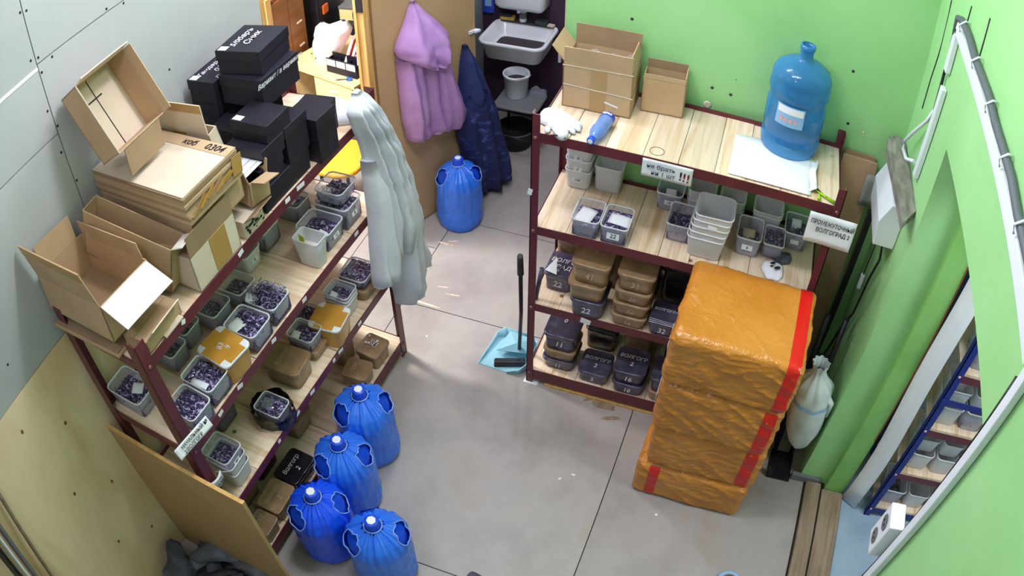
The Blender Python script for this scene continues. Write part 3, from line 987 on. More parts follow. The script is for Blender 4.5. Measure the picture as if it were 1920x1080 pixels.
# nearest open carton
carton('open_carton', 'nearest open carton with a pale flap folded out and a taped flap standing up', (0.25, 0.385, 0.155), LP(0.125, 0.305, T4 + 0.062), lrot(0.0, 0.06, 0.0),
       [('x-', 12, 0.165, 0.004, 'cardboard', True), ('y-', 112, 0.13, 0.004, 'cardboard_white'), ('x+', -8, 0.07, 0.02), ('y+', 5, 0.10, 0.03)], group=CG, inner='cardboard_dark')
carton('small_carton', 'small low carton with a bent flap in front of the nearest open carton', (0.20, 0.115, 0.052), LP(0.155, 0.075, T4), lrot(0, 0, 0.05), [('y-', 40, 0.06, 0.02, 'cardboard_pale')], group=CG, lid=True)
MB().box((-0.05, -0.02, 0), (0.05, 0.02, 0.006)).build('folded_strip', 'cardboard_pale', tag(thing('cardboard_strip', 'short pale cardboard strip on the rack edge beside the small low carton', 'cardboard', LP(0.19, 0.012 + 0.008, T4 + 0.0), A_L), None), None)
# narrow tall carton leaning behind it
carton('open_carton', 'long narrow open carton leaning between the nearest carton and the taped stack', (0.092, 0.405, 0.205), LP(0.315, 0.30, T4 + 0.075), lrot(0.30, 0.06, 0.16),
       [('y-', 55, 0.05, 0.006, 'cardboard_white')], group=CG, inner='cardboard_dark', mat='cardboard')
# carton with tape on its front and a raised flap
cb = carton('taped_carton', 'closed carton with a wide tape band and one raised flap on the rack front', (0.252, 0.47, 0.15), LP(0.487, 0.245, T4), lrot(0, 0, 0.0), [('y-', 4, 0.092, 0.002, 'cardboard_dark')], group=CG, lid=False, mat='cardboard_pale')
MB().box((-0.122, -0.225, 0.146), (0.122, 0.23, 0.150)).build('top_flap', 'cardboard', cb)
MB().box((-0.02, -0.2375, 0.01), (0.07, -0.2352, 0.145)).box((-0.02, -0.2375, 0.145), (0.07, -0.2352, 0.15)).build('tape', 'brown_tape', cb)
# flat middle carton and the stack of flattened cartons
cm_ = carton('flat_carton', 'flat closed brown carton between the taped carton and the top stack', (0.28, 0.50, 0.105), LP(0.565, 0.272, T4 + 0.152), lrot(0, 0, 0.0), [], group=CG, lid=True, mat='cardboard')
st = thing('carton_bundle', 'bundle of flattened cartons marked 0304 on top, taped at the edge', 'carton bundle', LP(0.555, 0.262, T4 + 0.264), A_L - 0.02, CG)
zz = 0
for i in range(8):
    dx, dy = R_.uniform(-.006, .006), R_.uniform(-.006, .006)
    MB().box((-0.143 + dx, -0.262 + dy, zz), (0.143 + dx, 0.25 + dy, zz + 0.0125)).build('flat_carton', ('cardboard', 'cardboard_dark', 'cardboard')[i % 3], st)
    zz += 0.0135
MB().box((-0.142, -0.26, zz), (0.085, 0.248, zz + 0.004)).build('top_sheet', 'cardboard_pale', st)
MB().box((0.087, -0.26, zz), (0.142, 0.248, zz + 0.004)).build('top_sheet', 'cardboard', st)
text('0304', 0.045, 'black_ink', st, (0.112, -0.185, zz + 0.0055), (0, 0, PI / 2 + PI), shear=0.2)
text('коб', 0.04, 'black_ink', st, (0.112, -0.06, zz + 0.0055), (0, 0, PI / 2 + PI), shear=0.2)
for k in range(5):
    MB().box((-0.045, -0.0012, -0.005), (0.045, 0, 0.005)).build('tape', ('brown_tape', 'tape_lid')[k % 2], st, (-0.09 + 0.045 * k, -0.2695, 0.045 + 0.004 * (k % 3)), (0, -0.55 + 0.08 * k, 0))
MB().box((-0.02, -0.002, -0.03), (0.03, 0, 0.045)).build('tape', 'brown_tape', st, (0.115, -0.2685, 0.05), (0, 0.1, 0))
# carton leaning back on the stack, mouth towards the room
el_ = carton('open_carton', 'open carton standing on the bundle, leaning on the drywall with its mouth to the room', (0.245, 0.29, 0.13), LP(0.50, 0.437, T4 + 0.580), lrot(math.radians(60), 0, 0.03),
       [('x-', 28, 0.05, 0.004, 'cardboard_pale'), ('x+', 12, 0.045, 0.004, 'cardboard'), ('y+', 8, 0.055, 0.004, 'cardboard_pale'), ('y-', 121, 0.118, 0.03, 'cardboard_dark')], group=CG, inner='cardboard_pale', mat='cardboard')
MB().box((-0.002, -0.15, 0.0046), (0.002, 0.15, 0.0052)).box((-0.07, 0.06, 0.0046), (0.03, 0.066, 0.0054)).build('seam', 'dark_gap', el_)
# pale carton standing behind the bundle
ec = carton('open_carton', 'pale carton with a tape cross standing between the bundle and the black boxes', (0.05, 0.30, 0.19), LP(0.775, 0.31, T4 + 0.19), lrot(0, -0.18, 0.05), [('x-', -6, 0.13, 0.004, 'cardboard_pale', True)], group=CG, mat='cardboard_pale')
MB().box((-0.0275, -0.035, 0.0), (-0.0252, 0.03, 0.19)).build('tape', 'brown_tape', ec)
es = thing('carton_block', 'brown closed carton under the pale taped carton behind the bundle', 'carton', LP(0.775, 0.31, T4), A_L, CG)
MB().box((-0.035, -0.15, 0), (0.035, 0.15, 0.188)).build('body', 'cardboard', es)
# carton with a white printed sheet by the black boxes
ew = carton('open_carton', 'small open carton with a printed white sheet beside the black boxes', (0.10, 0.16, 0.10), LP(0.775, 0.085, T4 + 0.085), lrot(0, 0.1, -0.12), [('x-', 20, 0.06), ('y-', 75, 0.075, 0.01), ('x+', 8, 0.05)], group=CG, inner='cardboard_dark')
sh_ = MB().grid(lambda u, v: (-0.055 + 0.10 * u, -0.06 + 0.12 * v, 0.115 + 0.02 * u), 4, 4).build('printed_sheet', 'paper', ew)
solid(sh_, 0.001)
for i in range(3):
    text('——— ———', 0.014, 'blue_ink', ew, (-0.005, -0.04 + 0.035 * i, 0.1275), (0.0, -0.2, 0.0), shear=0)
bp = thing('patterned_box', 'little box with a black and white pattern at the rack edge', 'box', LP(0.705, 0.065, T4), A_L + 0.05)
MB().box((-0.06, -0.055, 0), (0.06, 0.055, 0.075)).build('body', 'cardboard_pale', bp, bevel=0.002)
pm = MB()
for i in range(26):
    x, z = R_.uniform(-.055, .055), R_.uniform(.006, .068)
    pm.cbox((x, -0.0556, z), (R_.uniform(.006, .016), 0.0008, R_.uniform(.004, .012)))
pm.build('printed_pattern', 'black_ink', bp)['kind'] = 'stuff'
MB().box((-0.06, -0.004, 0), (0.06, 0, 0.07)).build('flap', 'cardboard_dark', bp, (0, -0.055, 0.075), (0.9, 0, 0))

# black boxes
BL_ = 'black shoe-style boxes'
def bb(label, s0, s1, b0, b1, h0, h1, rz=0.0, **k):
    return black_box(label, LP((s0 + s1) / 2, (b0 + b1) / 2, T4 + h0), A_L + rz, s1 - s0, b1 - b0, h1 - h0, **k)
bb('long black box lying at the bottom front of the black box pile', 0.79, 1.095, 0.015, 0.20, 0, 0.098)
bb('black box second from the bottom at the near front of the pile', 0.80, 0.945, 0.018, 0.20, 0.099, 0.184)
bb('black box third from the bottom at the near front of the pile', 0.825, 0.965, 0.012, 0.19, 0.185, 0.258)
bb('black box with a scuffed crooked lid topping the near front column', 0.868, 1.02, 0.012, 0.185, 0.259, 0.337, ajar=True, sticker=True)
bb('tall black box standing on the long one beside the crooked-lid column', 0.968, 1.112, 0.012, 0.18, 0.099, 0.262, top='Бук', rz=0.0)
bb('plain tall black box at the front edge nearest the hanging grey jacket', 1.125, 1.255, -0.02, 0.14, 0, 0.205, rz=-0.03)
bb('small black box with a loose lid behind the tall one at the far end', 1.272, 1.375, 0.06, 0.20, 0, 0.15, rz=0.1, ajar=True)
bb('black box with white writing behind the tall standing box', 1.07, 1.21, 0.20, 0.335, 0.155, 0.30, top='Черный')
bb('black box at the bottom behind the front row, below the written one', 1.07, 1.22, 0.20, 0.345, 0, 0.153)
bb('lowest black box of the back column by the drywall', 0.99, 1.20, 0.36, 0.505, 0, 0.10)
bb('second black box of the back column by the drywall', 0.99, 1.20, 0.36, 0.505, 0.101, 0.20)
bb('third black box of the back column by the drywall', 0.985, 1.20, 0.36, 0.505, 0.201, 0.30)
bb('black box with three written lines topping the back column by the drywall', 0.985, 1.205, 0.36, 0.51, 0.301, 0.405, top='Тандерос\n0/6\nВарил/1', sticker=True, rz=0.03)
bb('black box under the written upper pair in the middle of the pile', 0.91, 1.06, 0.20, 0.35, 0, 0.25)
bb('large black box with a line of writing along its front lid edge', 1.01, 1.25, 0.125, 0.345, 0.302, 0.43, front='Вариант / в варианте', rz=0.0)
bb('uppermost black box with big white writing on its lid', 1.03, 1.25, 0.15, 0.36, 0.431, 0.535, top='5/0баръ\nСник', sticker=True, rz=0.12)

gb = thing('fabric_bundle', 'pale grey cloth bundle at the far end of the top shelf', 'cloth', LP(1.45, 0.17, T4), A_L)
def fgb(u, v):
    a = 2 * PI * u
    r = 0.5 * math.sin(PI * min(1, v * 0.5 + 0.5)) * (1 + 0.12 * noise.noise((math.cos(a) * 2, math.sin(a) * 2, v * 3)))
    return (0.17 * r * math.cos(a), 0.32 * r * math.sin(a), 0.075 * (1 - (1 - v) ** 2) * (1 + 0.2 * noise.noise((math.cos(a), math.sin(a), 3))))
MB().grid(lambda u, v: fgb(u, v), 24, 8).build('cloth', 'white_cloth', gb)

# ================================================================ left rack: tubs and packages
G3 = 'tubs on the left rack'
Z3, Z2, Z1 = DL[2] + 0.002, DL[1] + 0.002, DL[0] + 0.002
def lt_(label, s, b, z, **k):
    k.setdefault('group', G3)
    rz = k.pop('rz', 0.0)
    return tub(label, LP(s, b, z), A_L + rz, **k)
lt_('open tub of dark parts nearest the upright on the second left shelf', 0.147, 0.078, Z3, w=0.128, d=0.160, fill='loose', level=0.8, seed=1, card=(-0.045, 0.05, 0.03, 0.045, 0.5, 0.3, 'paper'), rz=-0.05)
lt_('open tub of dark purple parts with a pale card at its left edge', 0.288, 0.095, Z3, w=0.135, d=0.172, h=0.105, fill='loose', level=0.85, seed=2, card=(-0.045, -0.01, 0.03, 0.08, 0, 0.1, 'paper'), rz=-0.03)
lt_('lidded tub covered in amber tape with pale marks on the lid', 0.42, 0.085, Z3, w=0.150, d=0.180, h=0.118, lid='tape', rz=-0.12)
text('83\n9', 0.035, 'white_ink', bpy.data.objects[-1] if False else [o for o in COL.objects if o.name.startswith('plastic_tub')][-1], (0.0, -0.01, 0.127), (0, 0, 0.4))
lt_('open tub of purple parts with a white card, beside the wire heap tub', 0.585, 0.088, Z3, w=0.140, d=0.168, fill='loose', level=0.82, seed=3, card=(-0.03, 0.035, 0.065, 0.055, 0.1, -0.25, 'paper'))
lt_('tub heaped over with thin wire loops and a white note', 0.735, 0.088, Z3, w=0.130, d=0.160, fill='wires', level=0.9, seed=0, card=(-0.035, 0.05, 0.05, 0.06, 0.4, 0.5, 'paper'))
lt_('tub of grey pellets behind the wire heap', 0.745, 0.262, Z3, w=0.122, d=0.14, fill='steel', level=0.55, seed=1)
lt_('dim tub in the shadow behind the purple parts tub', 0.60, 0.30, Z3, w=0.13, d=0.15, fill='steel', level=0.4, seed=2)
lt_('tub of dark parts with a white note at the wall side, near the rack end', 0.098, 0.365, Z3, w=0.135, d=0.205, fill='loose', level=0.55, seed=3, card=(0.02, -0.01, 0.055, 0.05, 0.15, 0.5, 'paper'))
lt_('blurry tub behind the amber lid, left of two at the back', 0.34, 0.34, Z3, w=0.11, d=0.14, fill='steel', level=0.5, seed=1)
lt_('blurry tub behind the amber lid, right of two at the back', 0.46, 0.36, Z3, w=0.11, d=0.14, fill='steel', level=0.5, seed=0)
lt_('tub with a small tag at the back, below the taped carton', 0.93, 0.375, Z3, w=0.12, d=0.15, fill=None, tag_text='8', seed=1)
lt_('tub of small screws at the back, below the patterned box', 1.08, 0.375, Z3, w=0.13, d=0.15, h=0.115, fill='steel', level=0.8, seed=2)
lt_('narrow tall tub with a yellow note inside', 1.064, 0.078, Z3, w=0.088, d=0.135, h=0.145, fill=None, card=(0.0, -0.02, 0.05, 0.05, 0.5, 0.3, 'paper'), seed=1, taper=0.78)
nt_ = MB().box((-0.02, -0.0006, -0.03), (0.025, 0.0006, 0.03)).build('yellow_note', 'paper_yellow', [o for o in COL.objects if o.name.startswith('plastic_tub')][-1], (-0.026, 0.02, 0.125), (0.1, 0.15, 1.2))
MB().rings([rrect(0.066, 0.10, 0.01, 0.006), rrect(0.072, 0.112, 0.012, 0.075)], True, True).build('flour_fill', 'cardboard_white', nt_.parent)
lt_('open tub tagged 22 with dark clips behind the tall narrow tub', 1.20, 0.122, Z3, w=0.145, d=0.182, fill='loose', level=0.6, seed=1, tag_text='22', card=(-0.03, -0.04, 0.035, 0.05, 0.5, 0.2, 'paper'))
lt_('large tub of steel clips under the wire basket tub', 1.35, 0.118, Z3, w=0.142, d=0.188, h=0.12, fill='steel', level=0.85, seed=3, tag_text='8')
lt_('shallow tub of hooks resting on the large clip tub', 1.365, 0.125, Z3 + 0.121, w=0.150, d=0.150, h=0.07, fill='wires', level=0.35, seed=2, card=(-0.02, 0.03, 0.06, 0.05, 0.1, 0.2, 'paper'))
lt_('dark tub at the back corner behind the clip tubs', 1.30, 0.345, Z3, w=0.12, d=0.15, fill='steel', level=0.75, seed=0, card=(0, 0, 0.05, 0.04, 0.6, 0.1, 'paper'))
# third shelf
for i in range(3):
    lt_(('lowest tub of the stack of three beside the near upright', 'middle tub of the stack of three beside the near upright', 'top tub of the stack of three beside the near upright, with a scatter of clips')[i], 0.205 - 0.004 * i, 0.09, Z2 + 0.0545 * i, w=0.128, d=0.150, h=0.10, fill='loose' if i == 2 else None, level=0.35, seed=2, group='stack of three tubs', tag_text='80' if i == 2 else None)
cdn = thing('paper_card', 'pale green paper card standing against the stack of three tubs', 'paper', LP(0.115, 0.045, Z2 + 0.17), A_L)
MB().box((-0.03, -0.0006, -0.045), (0.03, 0.0006, 0.045)).build('card', 'paper', cdn, (0, 0, 0), (0.6, 0.3, -0.9))
lt_('tub of metal parts wrapped loosely in black film', 0.552, 0.085, Z2, w=0.112, d=0.145, h=0.085, fill='loose', level=0.85, seed=0, card=(0.0, 0.02, 0.06, 0.05, 0.2, 0.2, 'film'))
bf = MB().grid(lambda u, v: (0.09 * math.cos(2 * PI * u) * (1 + .25 * noise.noise((math.cos(6.28 * u) * 2, math.sin(6.28 * u) * 2, v * 3))), 0.105 * math.sin(2 * PI * u) * (1 + .2 * noise.noise((math.cos(6.28 * u) * 3, 5, v * 3))), 0.004 + 0.072 * v + .012 * noise.noise((math.cos(6.28 * u) * 3, math.sin(6.28 * u) * 3, 2))), 30, 5).build('black_film', 'package_black', [o for o in COL.objects if o.name.startswith('plastic_tub')][-1])
GP = 'tape-wrapped packages on the left rack'
def lp(label, s, b, z, **k):
    k.setdefault('group', GP)
    rz = k.pop('rz', 0.0)
    return package(label, LP(s, b, z), A_L + rz, **k)
lp('brown wrapped tub with a clear corner and a word on its side, third left shelf', 0.785, 0.142, Z2, w=0.16, d=0.20, h=0.115, style='brown', seed=1, top='Волгог', rz=0.05)
lp('brown wrapped base tub under the small clear tub, third left shelf', 0.955, 0.135, Z2, w=0.12, d=0.16, h=0.06, style='brown', seed=2)
lt_('small clear tub with dark clips riding on a brown wrapped base', 0.95, 0.14, Z2 + 0.062, w=0.118, d=0.145, h=0.075, fill='loose', level=0.5, seed=1, card=(-0.02, 0.04, 0.05, 0.04, 0.2, 0.2, 'paper'))
lt_('tub of dark parts behind the amber slanted lid', 1.08, 0.225, Z2, w=0.12, d=0.13, fill='loose', level=0.8, seed=3)
tl_ = lt_('amber taped box with a slanted clear lid, third left shelf', 1.072, 0.075, Z2, w=0.155, d=0.165, h=0.125, lid='tape', rz=0.12)
for i in range(3):
    lt_(('lowest of three nested tubs behind the slanted amber lid', 'middle of three nested tubs behind the slanted amber lid', 'top of three nested tubs behind the slanted amber lid, with a note')[i], 1.245, 0.118, Z2 + 0.022 * i, w=0.112, d=0.14, h=0.09, fill='loose' if i == 2 else None, level=0.5, seed=2, group='nested tubs', card=(-0.02, 0.03, 0.05, 0.04, 0.4, 0.2, 'paper') if i == 2 else None)
lp('brown wrapped box carrying the far tub of purple parts', 1.395, 0.105, Z2, w=0.16, d=0.17, h=0.072, style='brown', seed=3)
lt_('tub heaped with purple parts and crumpled film, at the far end of the third shelf', 1.395, 0.105, Z2 + 0.0735, w=0.15, d=0.155, h=0.06, fill='loose', level=0.9, seed=2, card=(0.0, 0.05, 0.08, 0.05, 0.6, 0.2, 'film'))
lp('dark wrapped block at the back of the third left shelf', 0.42, 0.33, Z2, w=0.16, d=0.17, h=0.11, style='dark', seed=0)
# bottom shelf
lp('black wrapped package marked with a place name and a 2, bottom left shelf', 0.535, 0.085, Z1, w=0.19, d=0.145, h=0.098, style='black', top='Волгогр\n2', seed=0, rz=-0.03)
lp('brown package marked with a place name and a 2 beside the plywood divider', 0.345, 0.085, Z1, w=0.178, d=0.145, h=0.098, style='brown', top='Волгогр\n2', seed=1)
lp('brown package half hidden by the plywood divider, bottom left shelf', 0.185, 0.07, Z1, w=0.125, d=0.125, h=0.094, style='brown', top='2003', seed=2)
lp('brown package with scribbles beside the nearest blue bagged jug row', 1.205, 0.088, Z1, w=0.135, d=0.145, h=0.098, style='brown', top='1350', seed=3, rz=0.1)
lp('brown package with shiny film on top at the far end of the bottom left shelf', 1.372, 0.085, Z1, w=0.150, d=0.140, h=0.105, style='brown', front='31', seed=4, rz=-0.08)
fm_ = MB()
for i in range(14):
    fm_.cbox((R_.uniform(0.0, .06), R_.uniform(-.02, .05), 0.1065), (0.014, 0.012, 0.002))
fm_.build('shiny_film', 'paper', [o for o in COL.objects if o.name.startswith('wrapped_package')][-1])['kind'] = 'stuff'
lp('tall brown package in shadow behind the scribbled one', 1.31, 0.27, Z1, w=0.14, d=0.16, h=0.16, style='brown', seed=1)
lp('brown package in shadow in the middle of the bottom left shelf', 0.80, 0.26, Z1, w=0.17, d=0.16, h=0.12, style='brown', front='1350', seed=2)
lp('dark package in shadow behind the black one', 0.50, 0.30, Z1, w=0.19, d=0.15, h=0.11, style='black', seed=3)
lp('brown package in shadow behind the pair by the plywood divider', 0.30, 0.29, Z1, w=0.18, d=0.15, h=0.11, style='brown', seed=4)

# paper strips taped round the near upright
note('paper_strip', 'white paper strip with handwriting curling off the near upright', 0.19, 0.048, LP(0.030, -0.034, 1.195), (Matrix.Rotation(A_L - 0.12, 4, 'Z') @ Matrix.Rotation(-0.5, 4, 'X')).to_euler(), [('НАЧАЛЬНЫЙ №', 0.0195, 0.012, 0.0095, 'black_ink', 1.0), ('2/ВОЛГОГР', 0.0195, -0.012, -0.0115, 'black_ink', 1.0)], sag=0.004)
ps2 = thing('paper_strip', 'small curved paper label at the lower near upright beside the tub stack', 'sign', LP(0.035, -0.004, 0.865), A_L)
solid(MB().grid(lambda u, v: (-0.03 + 0.075 * u, -0.004 - 0.012 * math.sin(PI * u), -0.028 + 0.056 * v), 8, 2).build('strip', 'paper', ps2), 0.0008)
text('ТОЛЯ', 0.018, 'black_ink', ps2, (0.005, -0.0185, 0.009), FRONT)
text('САЛИ', 0.018, 'black_ink', ps2, (0.005, -0.0185, -0.013), FRONT)

# plywood divider at the near end of the rack, dark sacks and poles beside it
dv = thing('plywood_divider', 'upright plywood board closing the near end of the left rack', 'board', LP(-0.035, 0.13, 0), A_L)
MB().box((-0.008, -0.37, 0), (0.008, 0.385, 0.995)).build('board', 'plywood_board', dv)
MB().box((-0.0085, -0.3705, 0.995), (0.0085, 0.3855, 0.9965)).build('top_edge', 'pine_frame', dv)

# ================================================================ right rack
Q4, Q3, Q2, Q1 = DR[3] + 0.002, DR[2] + 0.002, DR[1] + 0.002, DR[0] + 0.002
CR = 'cartons on the right rack'
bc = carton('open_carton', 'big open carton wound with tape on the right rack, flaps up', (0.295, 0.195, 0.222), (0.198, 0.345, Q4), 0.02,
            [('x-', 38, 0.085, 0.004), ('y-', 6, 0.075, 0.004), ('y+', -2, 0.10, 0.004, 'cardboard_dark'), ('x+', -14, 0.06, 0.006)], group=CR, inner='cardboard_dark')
for z, tl in ((0.205, 0.0), (0.10, 0.03)):
    tb = MB().rings([[(x, y, zz_ + 0.006 * math.sin(x * 25 + y * 30 + z * 90)) for x, y, zz_ in rrect(q, q - 0.1, 0.004, z + dz_, 8)] for q, dz_ in ((0.299, 0.0), (0.301, 0.003), (0.299, 0.006))], False, False)
    tb.build('tape', 'cardboard_pale', bc, None, (0, tl, 0))
MB().box((-0.03, -0.0990, 0.0), (0.04, -0.0980, 0.205)).build('tape', 'soft_tape', bc)
MB().grid(lambda u, v: (-0.13 + 0.26 * u, -0.08 + 0.16 * v, 0.20 + 0.03 * noise.noise((u * 5, v * 5, 1))), 10, 8).build('crumpled_film', 'film', bc)
MB().box((0.02, -0.0999, 0.06), (0.08, -0.0992, 0.068)).build('torn_label', 'paper', bc, None, (0, 0.25, 0))
carton('open_carton', 'small plain open carton beside the big taped one on the right rack', (0.185, 0.115, 0.165), (0.463, 0.40, Q4), 0.06, [('y+', -2, 0.045, 0.004, 'cardboard_dark'), ('y-', -4, 0.022, 0.004), ('x+', -5, 0.03)], group=CR, inner='cardboard_dark')

# work gloves
gl = thing('work_gloves', 'pair of white cotton work gloves on the rack corner', 'gloves', (0.085, 0.085, Q4), -0.35)
def fglove(u, v):
    a = 2 * PI * u
    k = 1 + 0.18 * noise.noise((math.cos(a) * 2, math.sin(a) * 2, 2))
    r = math.sin(PI * (0.5 + 0.5 * v))
    z = 0.042 * (1 - (1 - v) ** 2.2) * (0.8 + 0.5 * noise.noise((math.cos(a) * 1.5 * r, math.sin(a) * 1.5 * r, 7)))
    return (0.095 * r * k * math.cos(a), 0.065 * r * k * math.sin(a), z)
MB().grid(fglove, 28, 9).build('glove_palm', 'white_cloth', gl, (-0.01, 0.02, 0.006))
for i, (dx, dy, rz, l) in enumerate([(0.06, -0.005, -0.15, 0.07), (0.062, 0.018, 0.0, 0.075), (0.055, 0.042, 0.15, 0.065), (0.04, -0.035, -0.5, 0.055), (0.0, -0.055, -0.9, 0.05)]):
    MB().tube([(0, 0, 0.012), (l * .5, 0, 0.018), (l * .85, 0, 0.012), (l, 0, 0.009)], [0.0125, 0.0125, 0.011, 0.005], 8).build('glove_finger', 'white_cloth', gl, (dx - 0.012, dy, 0.0), (0, 0, rz)).scale = (0.65, 1, 0.9)
MB().rings([rrect(0.07, 0.045, 0.02, 0.0), rrect(0.075, 0.05, 0.02, 0.02), rrect(0.06, 0.04, 0.02, 0.034)], True, True).build('glove_cuff', 'white_cloth', gl, (0.055, -0.055, 0.0), (0, 0, -0.4))
MB().tube([(0.03, -0.088, 0.01), (0.06, -0.083, 0.02), (0.09, -0.07, 0.012)], 0.003, 6).build('cuff_edge', 'black_ink', gl)

# small drink bottle lying down
bt = thing('drink_bottle', 'small clear bottle with a blue cap lying on the right rack', 'bottle', (0.262, 0.085, Q4 + 0.032), 0, None, (PI / 2, 0, -0.12))
MB().lathe([(0.0, -0.095), (0.026, -0.094), (0.031, -0.085), (0.031, -0.03), (0.028, -0.005), (0.031, 0.02), (0.029, 0.045), (0.018, 0.075), (0.013, 0.085), (0.013, 0.10)], 20, cap0=False, cap1=True).build('body', 'bottle_clear', bt)
MB().lathe([(0.0315, -0.088), (0.0318, -0.06)], 20, cap0=False, cap1=False).build('label', 'bottle_blue', bt)
MB().lathe([(0.0165, 0.09), (0.0165, 0.108), (0.015, 0.110), (0, 0.110)], 16, cap0=True, cap1=False).build('cap', 'cap_blue', bt)
MB().lathe([(0.011, 0.1105), (0.0, 0.111)], 12, cap0=False, cap1=False).build('cap_disc', 'paper', bt)
for k_ in range(5):
    MB().box((-0.003, -0.001, -0.006), (0.003, 0.001, 0.006)).build('label_mark', 'paper', bt, (-0.016 + 0.008 * k_, 0.0318 - 0.0006 * abs(k_ - 2) ** 2.6, -0.074 + 0.002 * (k_ % 2)), (0, 0.4, 0))

# empty blue jug
ej = thing('water_jug', 'empty clear blue water jug with a paper label on the right rack', 'water jug', (1.035, 0.355, Q4), 0.0)
jb = MB().lathe([(r * 0.985, z * 1.02) for r, z in jug_profile()[1:]], 40, cap0=True, cap1=False).build('jug_body', 'jug_blue', ej)
MB().lathe([(0.033, 0.478), (0.0345, 0.484), (0.033, 0.50), (0.029, 0.50), (0.028, 0.47)], 24, cap0=False, cap1=False).build('neck_ring', 'jug_blue', jb)
def flab(u, v):
    a = -PI * 0.72 + 0.95 * u
    return (0.1335 * math.cos(a), 0.1335 * math.sin(a), 0.165 + 0.095 * v)
lb = MB().grid(flab, 12, 4).build('label', 'label_blue', ej)
MB().grid(lambda u, v: tuple(c * q for c, q in zip(flab(0.05 + 0.9 * u, 0.62 + 0.33 * v), (1.006, 1.006, 1.0))), 10, 2).build('label_band', 'paper', lb)
for i in range(4):
    a = -PI * 0.72 + 0.2 + 0.16 * i
    MB().box((-0.007, -0.0006, -0.009), (0.007, 0.0006, 0.009)).build('label_mark', 'folder_pink', lb, (0.1345 * math.cos(a), 0.1345 * math.sin(a), 0.195), (0, 0.2, a + PI / 2))

# white sheet and cutter
ws = thing('paper_sheets', 'large white sheets of paper lying under the empty jug', 'paper', (0, 0, Q4), 0)
def fsheet(u, v):
    x = 0.80 + (0.35 + 0.01 * v) * u
    y = 0.024 + (0.30 - 0.045 * u) * v + 0.03 * math.sin(PI * u) * (1 if v > .99 else 0)
    return (x, y, 0.0045 + 0.004 * math.sin(u * 4) * math.sin(v * 3) ** 2)
solid(MB().grid(fsheet, 12, 10).build('sheet', 'paper', ws), 0.003)
solid(MB().grid(lambda u, v: (1.14 + 0.03 * u + 0.006 * math.sin(9 * v), 0.05 + 0.22 * v, 0.006 + 0.02 * abs(math.sin(5 * v + u * 2)) * u), 5, 16).build('crumpled_edge', 'paper', ws), 0.001)
ct = thing('scissors', 'scissors with lime green handles at the rack corner', 'scissors', (1.205, 0.045, Q4 + 0.004), -0.45)
MB().tube([(-0.045, 0.004, 0.004), (0.0, 0.0, 0.004), (0.055, -0.004, 0.004)], [0.003, 0.006, 0.008], 8).build('handle', 'lime', ct)
MB().tube([(-0.02, 0.0, 0.004), (-0.012, -0.02, 0.004), (0.0, -0.042, 0.004)], [0.004, 0.007, 0.007], 8).build('handle', 'lime', ct)
MB().tube([(-0.05, 0.02, 0.006), (-0.01, 0.004, 0.006), (0.02, -0.004, 0.008)], 0.0045, 6, flat=0.4).build('blade', 'cable_black', ct)

# signs
note('paper_sign', 'handwritten paper sign with exclamation marks hanging from the top front beam', 0.205, 0.085, (0.563, -0.010, 1.552), (0, 0, 0), [('не брать', 0.028, -0.025, 0.014, 'blue_ink'), ('ни 1 шт', 0.028, -0.015, -0.016, 'blue_ink'), ('!', 0.058, 0.055, -0.004, 'black_ink'), ('!', 0.058, 0.07, -0.006, 'red_ink'), ('!', 0.058, 0.086, -0.008, 'red_ink')], sag=0.002)
note('paper_sign', 'white handwritten sign with two lines on the right upright of the green-wall rack', 0.205, 0.15, (1.262, -0.045, 1.50), (0.0, 0.0, 0.0), [('ПРОМЕЖУТОЧНЫЙ', 0.030, 0.004, 0.034, 'black_ink', 0.66), ('ВОЛГОГРАД 2', 0.030, 0.012, -0.002, 'black_ink', 0.72)], sag=0.0035)

# third shelf: empty and filled tubs
GR = 'tubs on the right rack'
def rt(label, x, y, z=Q3, rz=0.0, **k):
    k.setdefault('group', GR)
    return tub(label, (x, y, z), rz, **k)
for i in range(3):
    rt(('lowest of three nested empty tubs at the left of the shelf, marked 108', 'middle of three nested empty tubs at the left of the shelf', 'top of three nested empty tubs at the left of the shelf')[i], 0.118, 0.385, Q3 + 0.062 * i, w=0.125, d=0.13, h=0.105, tag_text=('108', '5', '0')[i], group='three nested empty tubs')
rt('empty tub with a slip of paper beside the three nested ones', 0.255, 0.40, w=0.135, d=0.11, h=0.14, card=(0.02, 0.02, 0.03, 0.04, 0.9, 0.1, 'paper'))
rt('tub of small parts with a white card, left of the front pair', 0.243, 0.078, w=0.125, d=0.160, fill='loose', level=0.62, seed=1, card=(-0.012, 0.0, 0.075, 0.085, 0.1, -0.25, 'paper'))
rt('tub of small parts tagged 22 with a white card, right of the front pair', 0.372, 0.078, w=0.125, d=0.160, fill='loose', level=0.78, seed=2, card=(0.01, 0.0, 0.095, 0.06, 0.1, -0.1, 'paper'), tag_text='22', tag_size=(0.055, 0.032))
rt('tub with a note and a tag below the exclamation sign', 0.555, 0.385, w=0.125, d=0.14, h=0.10, tag_text='10', card=(0.0, 0.01, 0.05, 0.06, 0.9, 0.1, 'paper'), fill='steel', level=0.3)
for i in range(2):
    rt(('lower of two tubs behind the tall tub stack', 'upper of two tubs behind the tall tub stack, with a tag')[i], 0.70, 0.385, Q3 + 0.05 * i, w=0.13, d=0.13, h=0.10, tag_text='' if i == 0 else 'мс4', group='paired tubs')
for i in range(2):
    rt(('lower of two tubs right behind the tall tub stack', 'upper of two tubs right behind the tall tub stack')[i], 0.845, 0.39, Q3 + 0.05 * i, w=0.125, d=0.12, h=0.09, tag_text=None if i == 0 else '97', group='paired tubs')
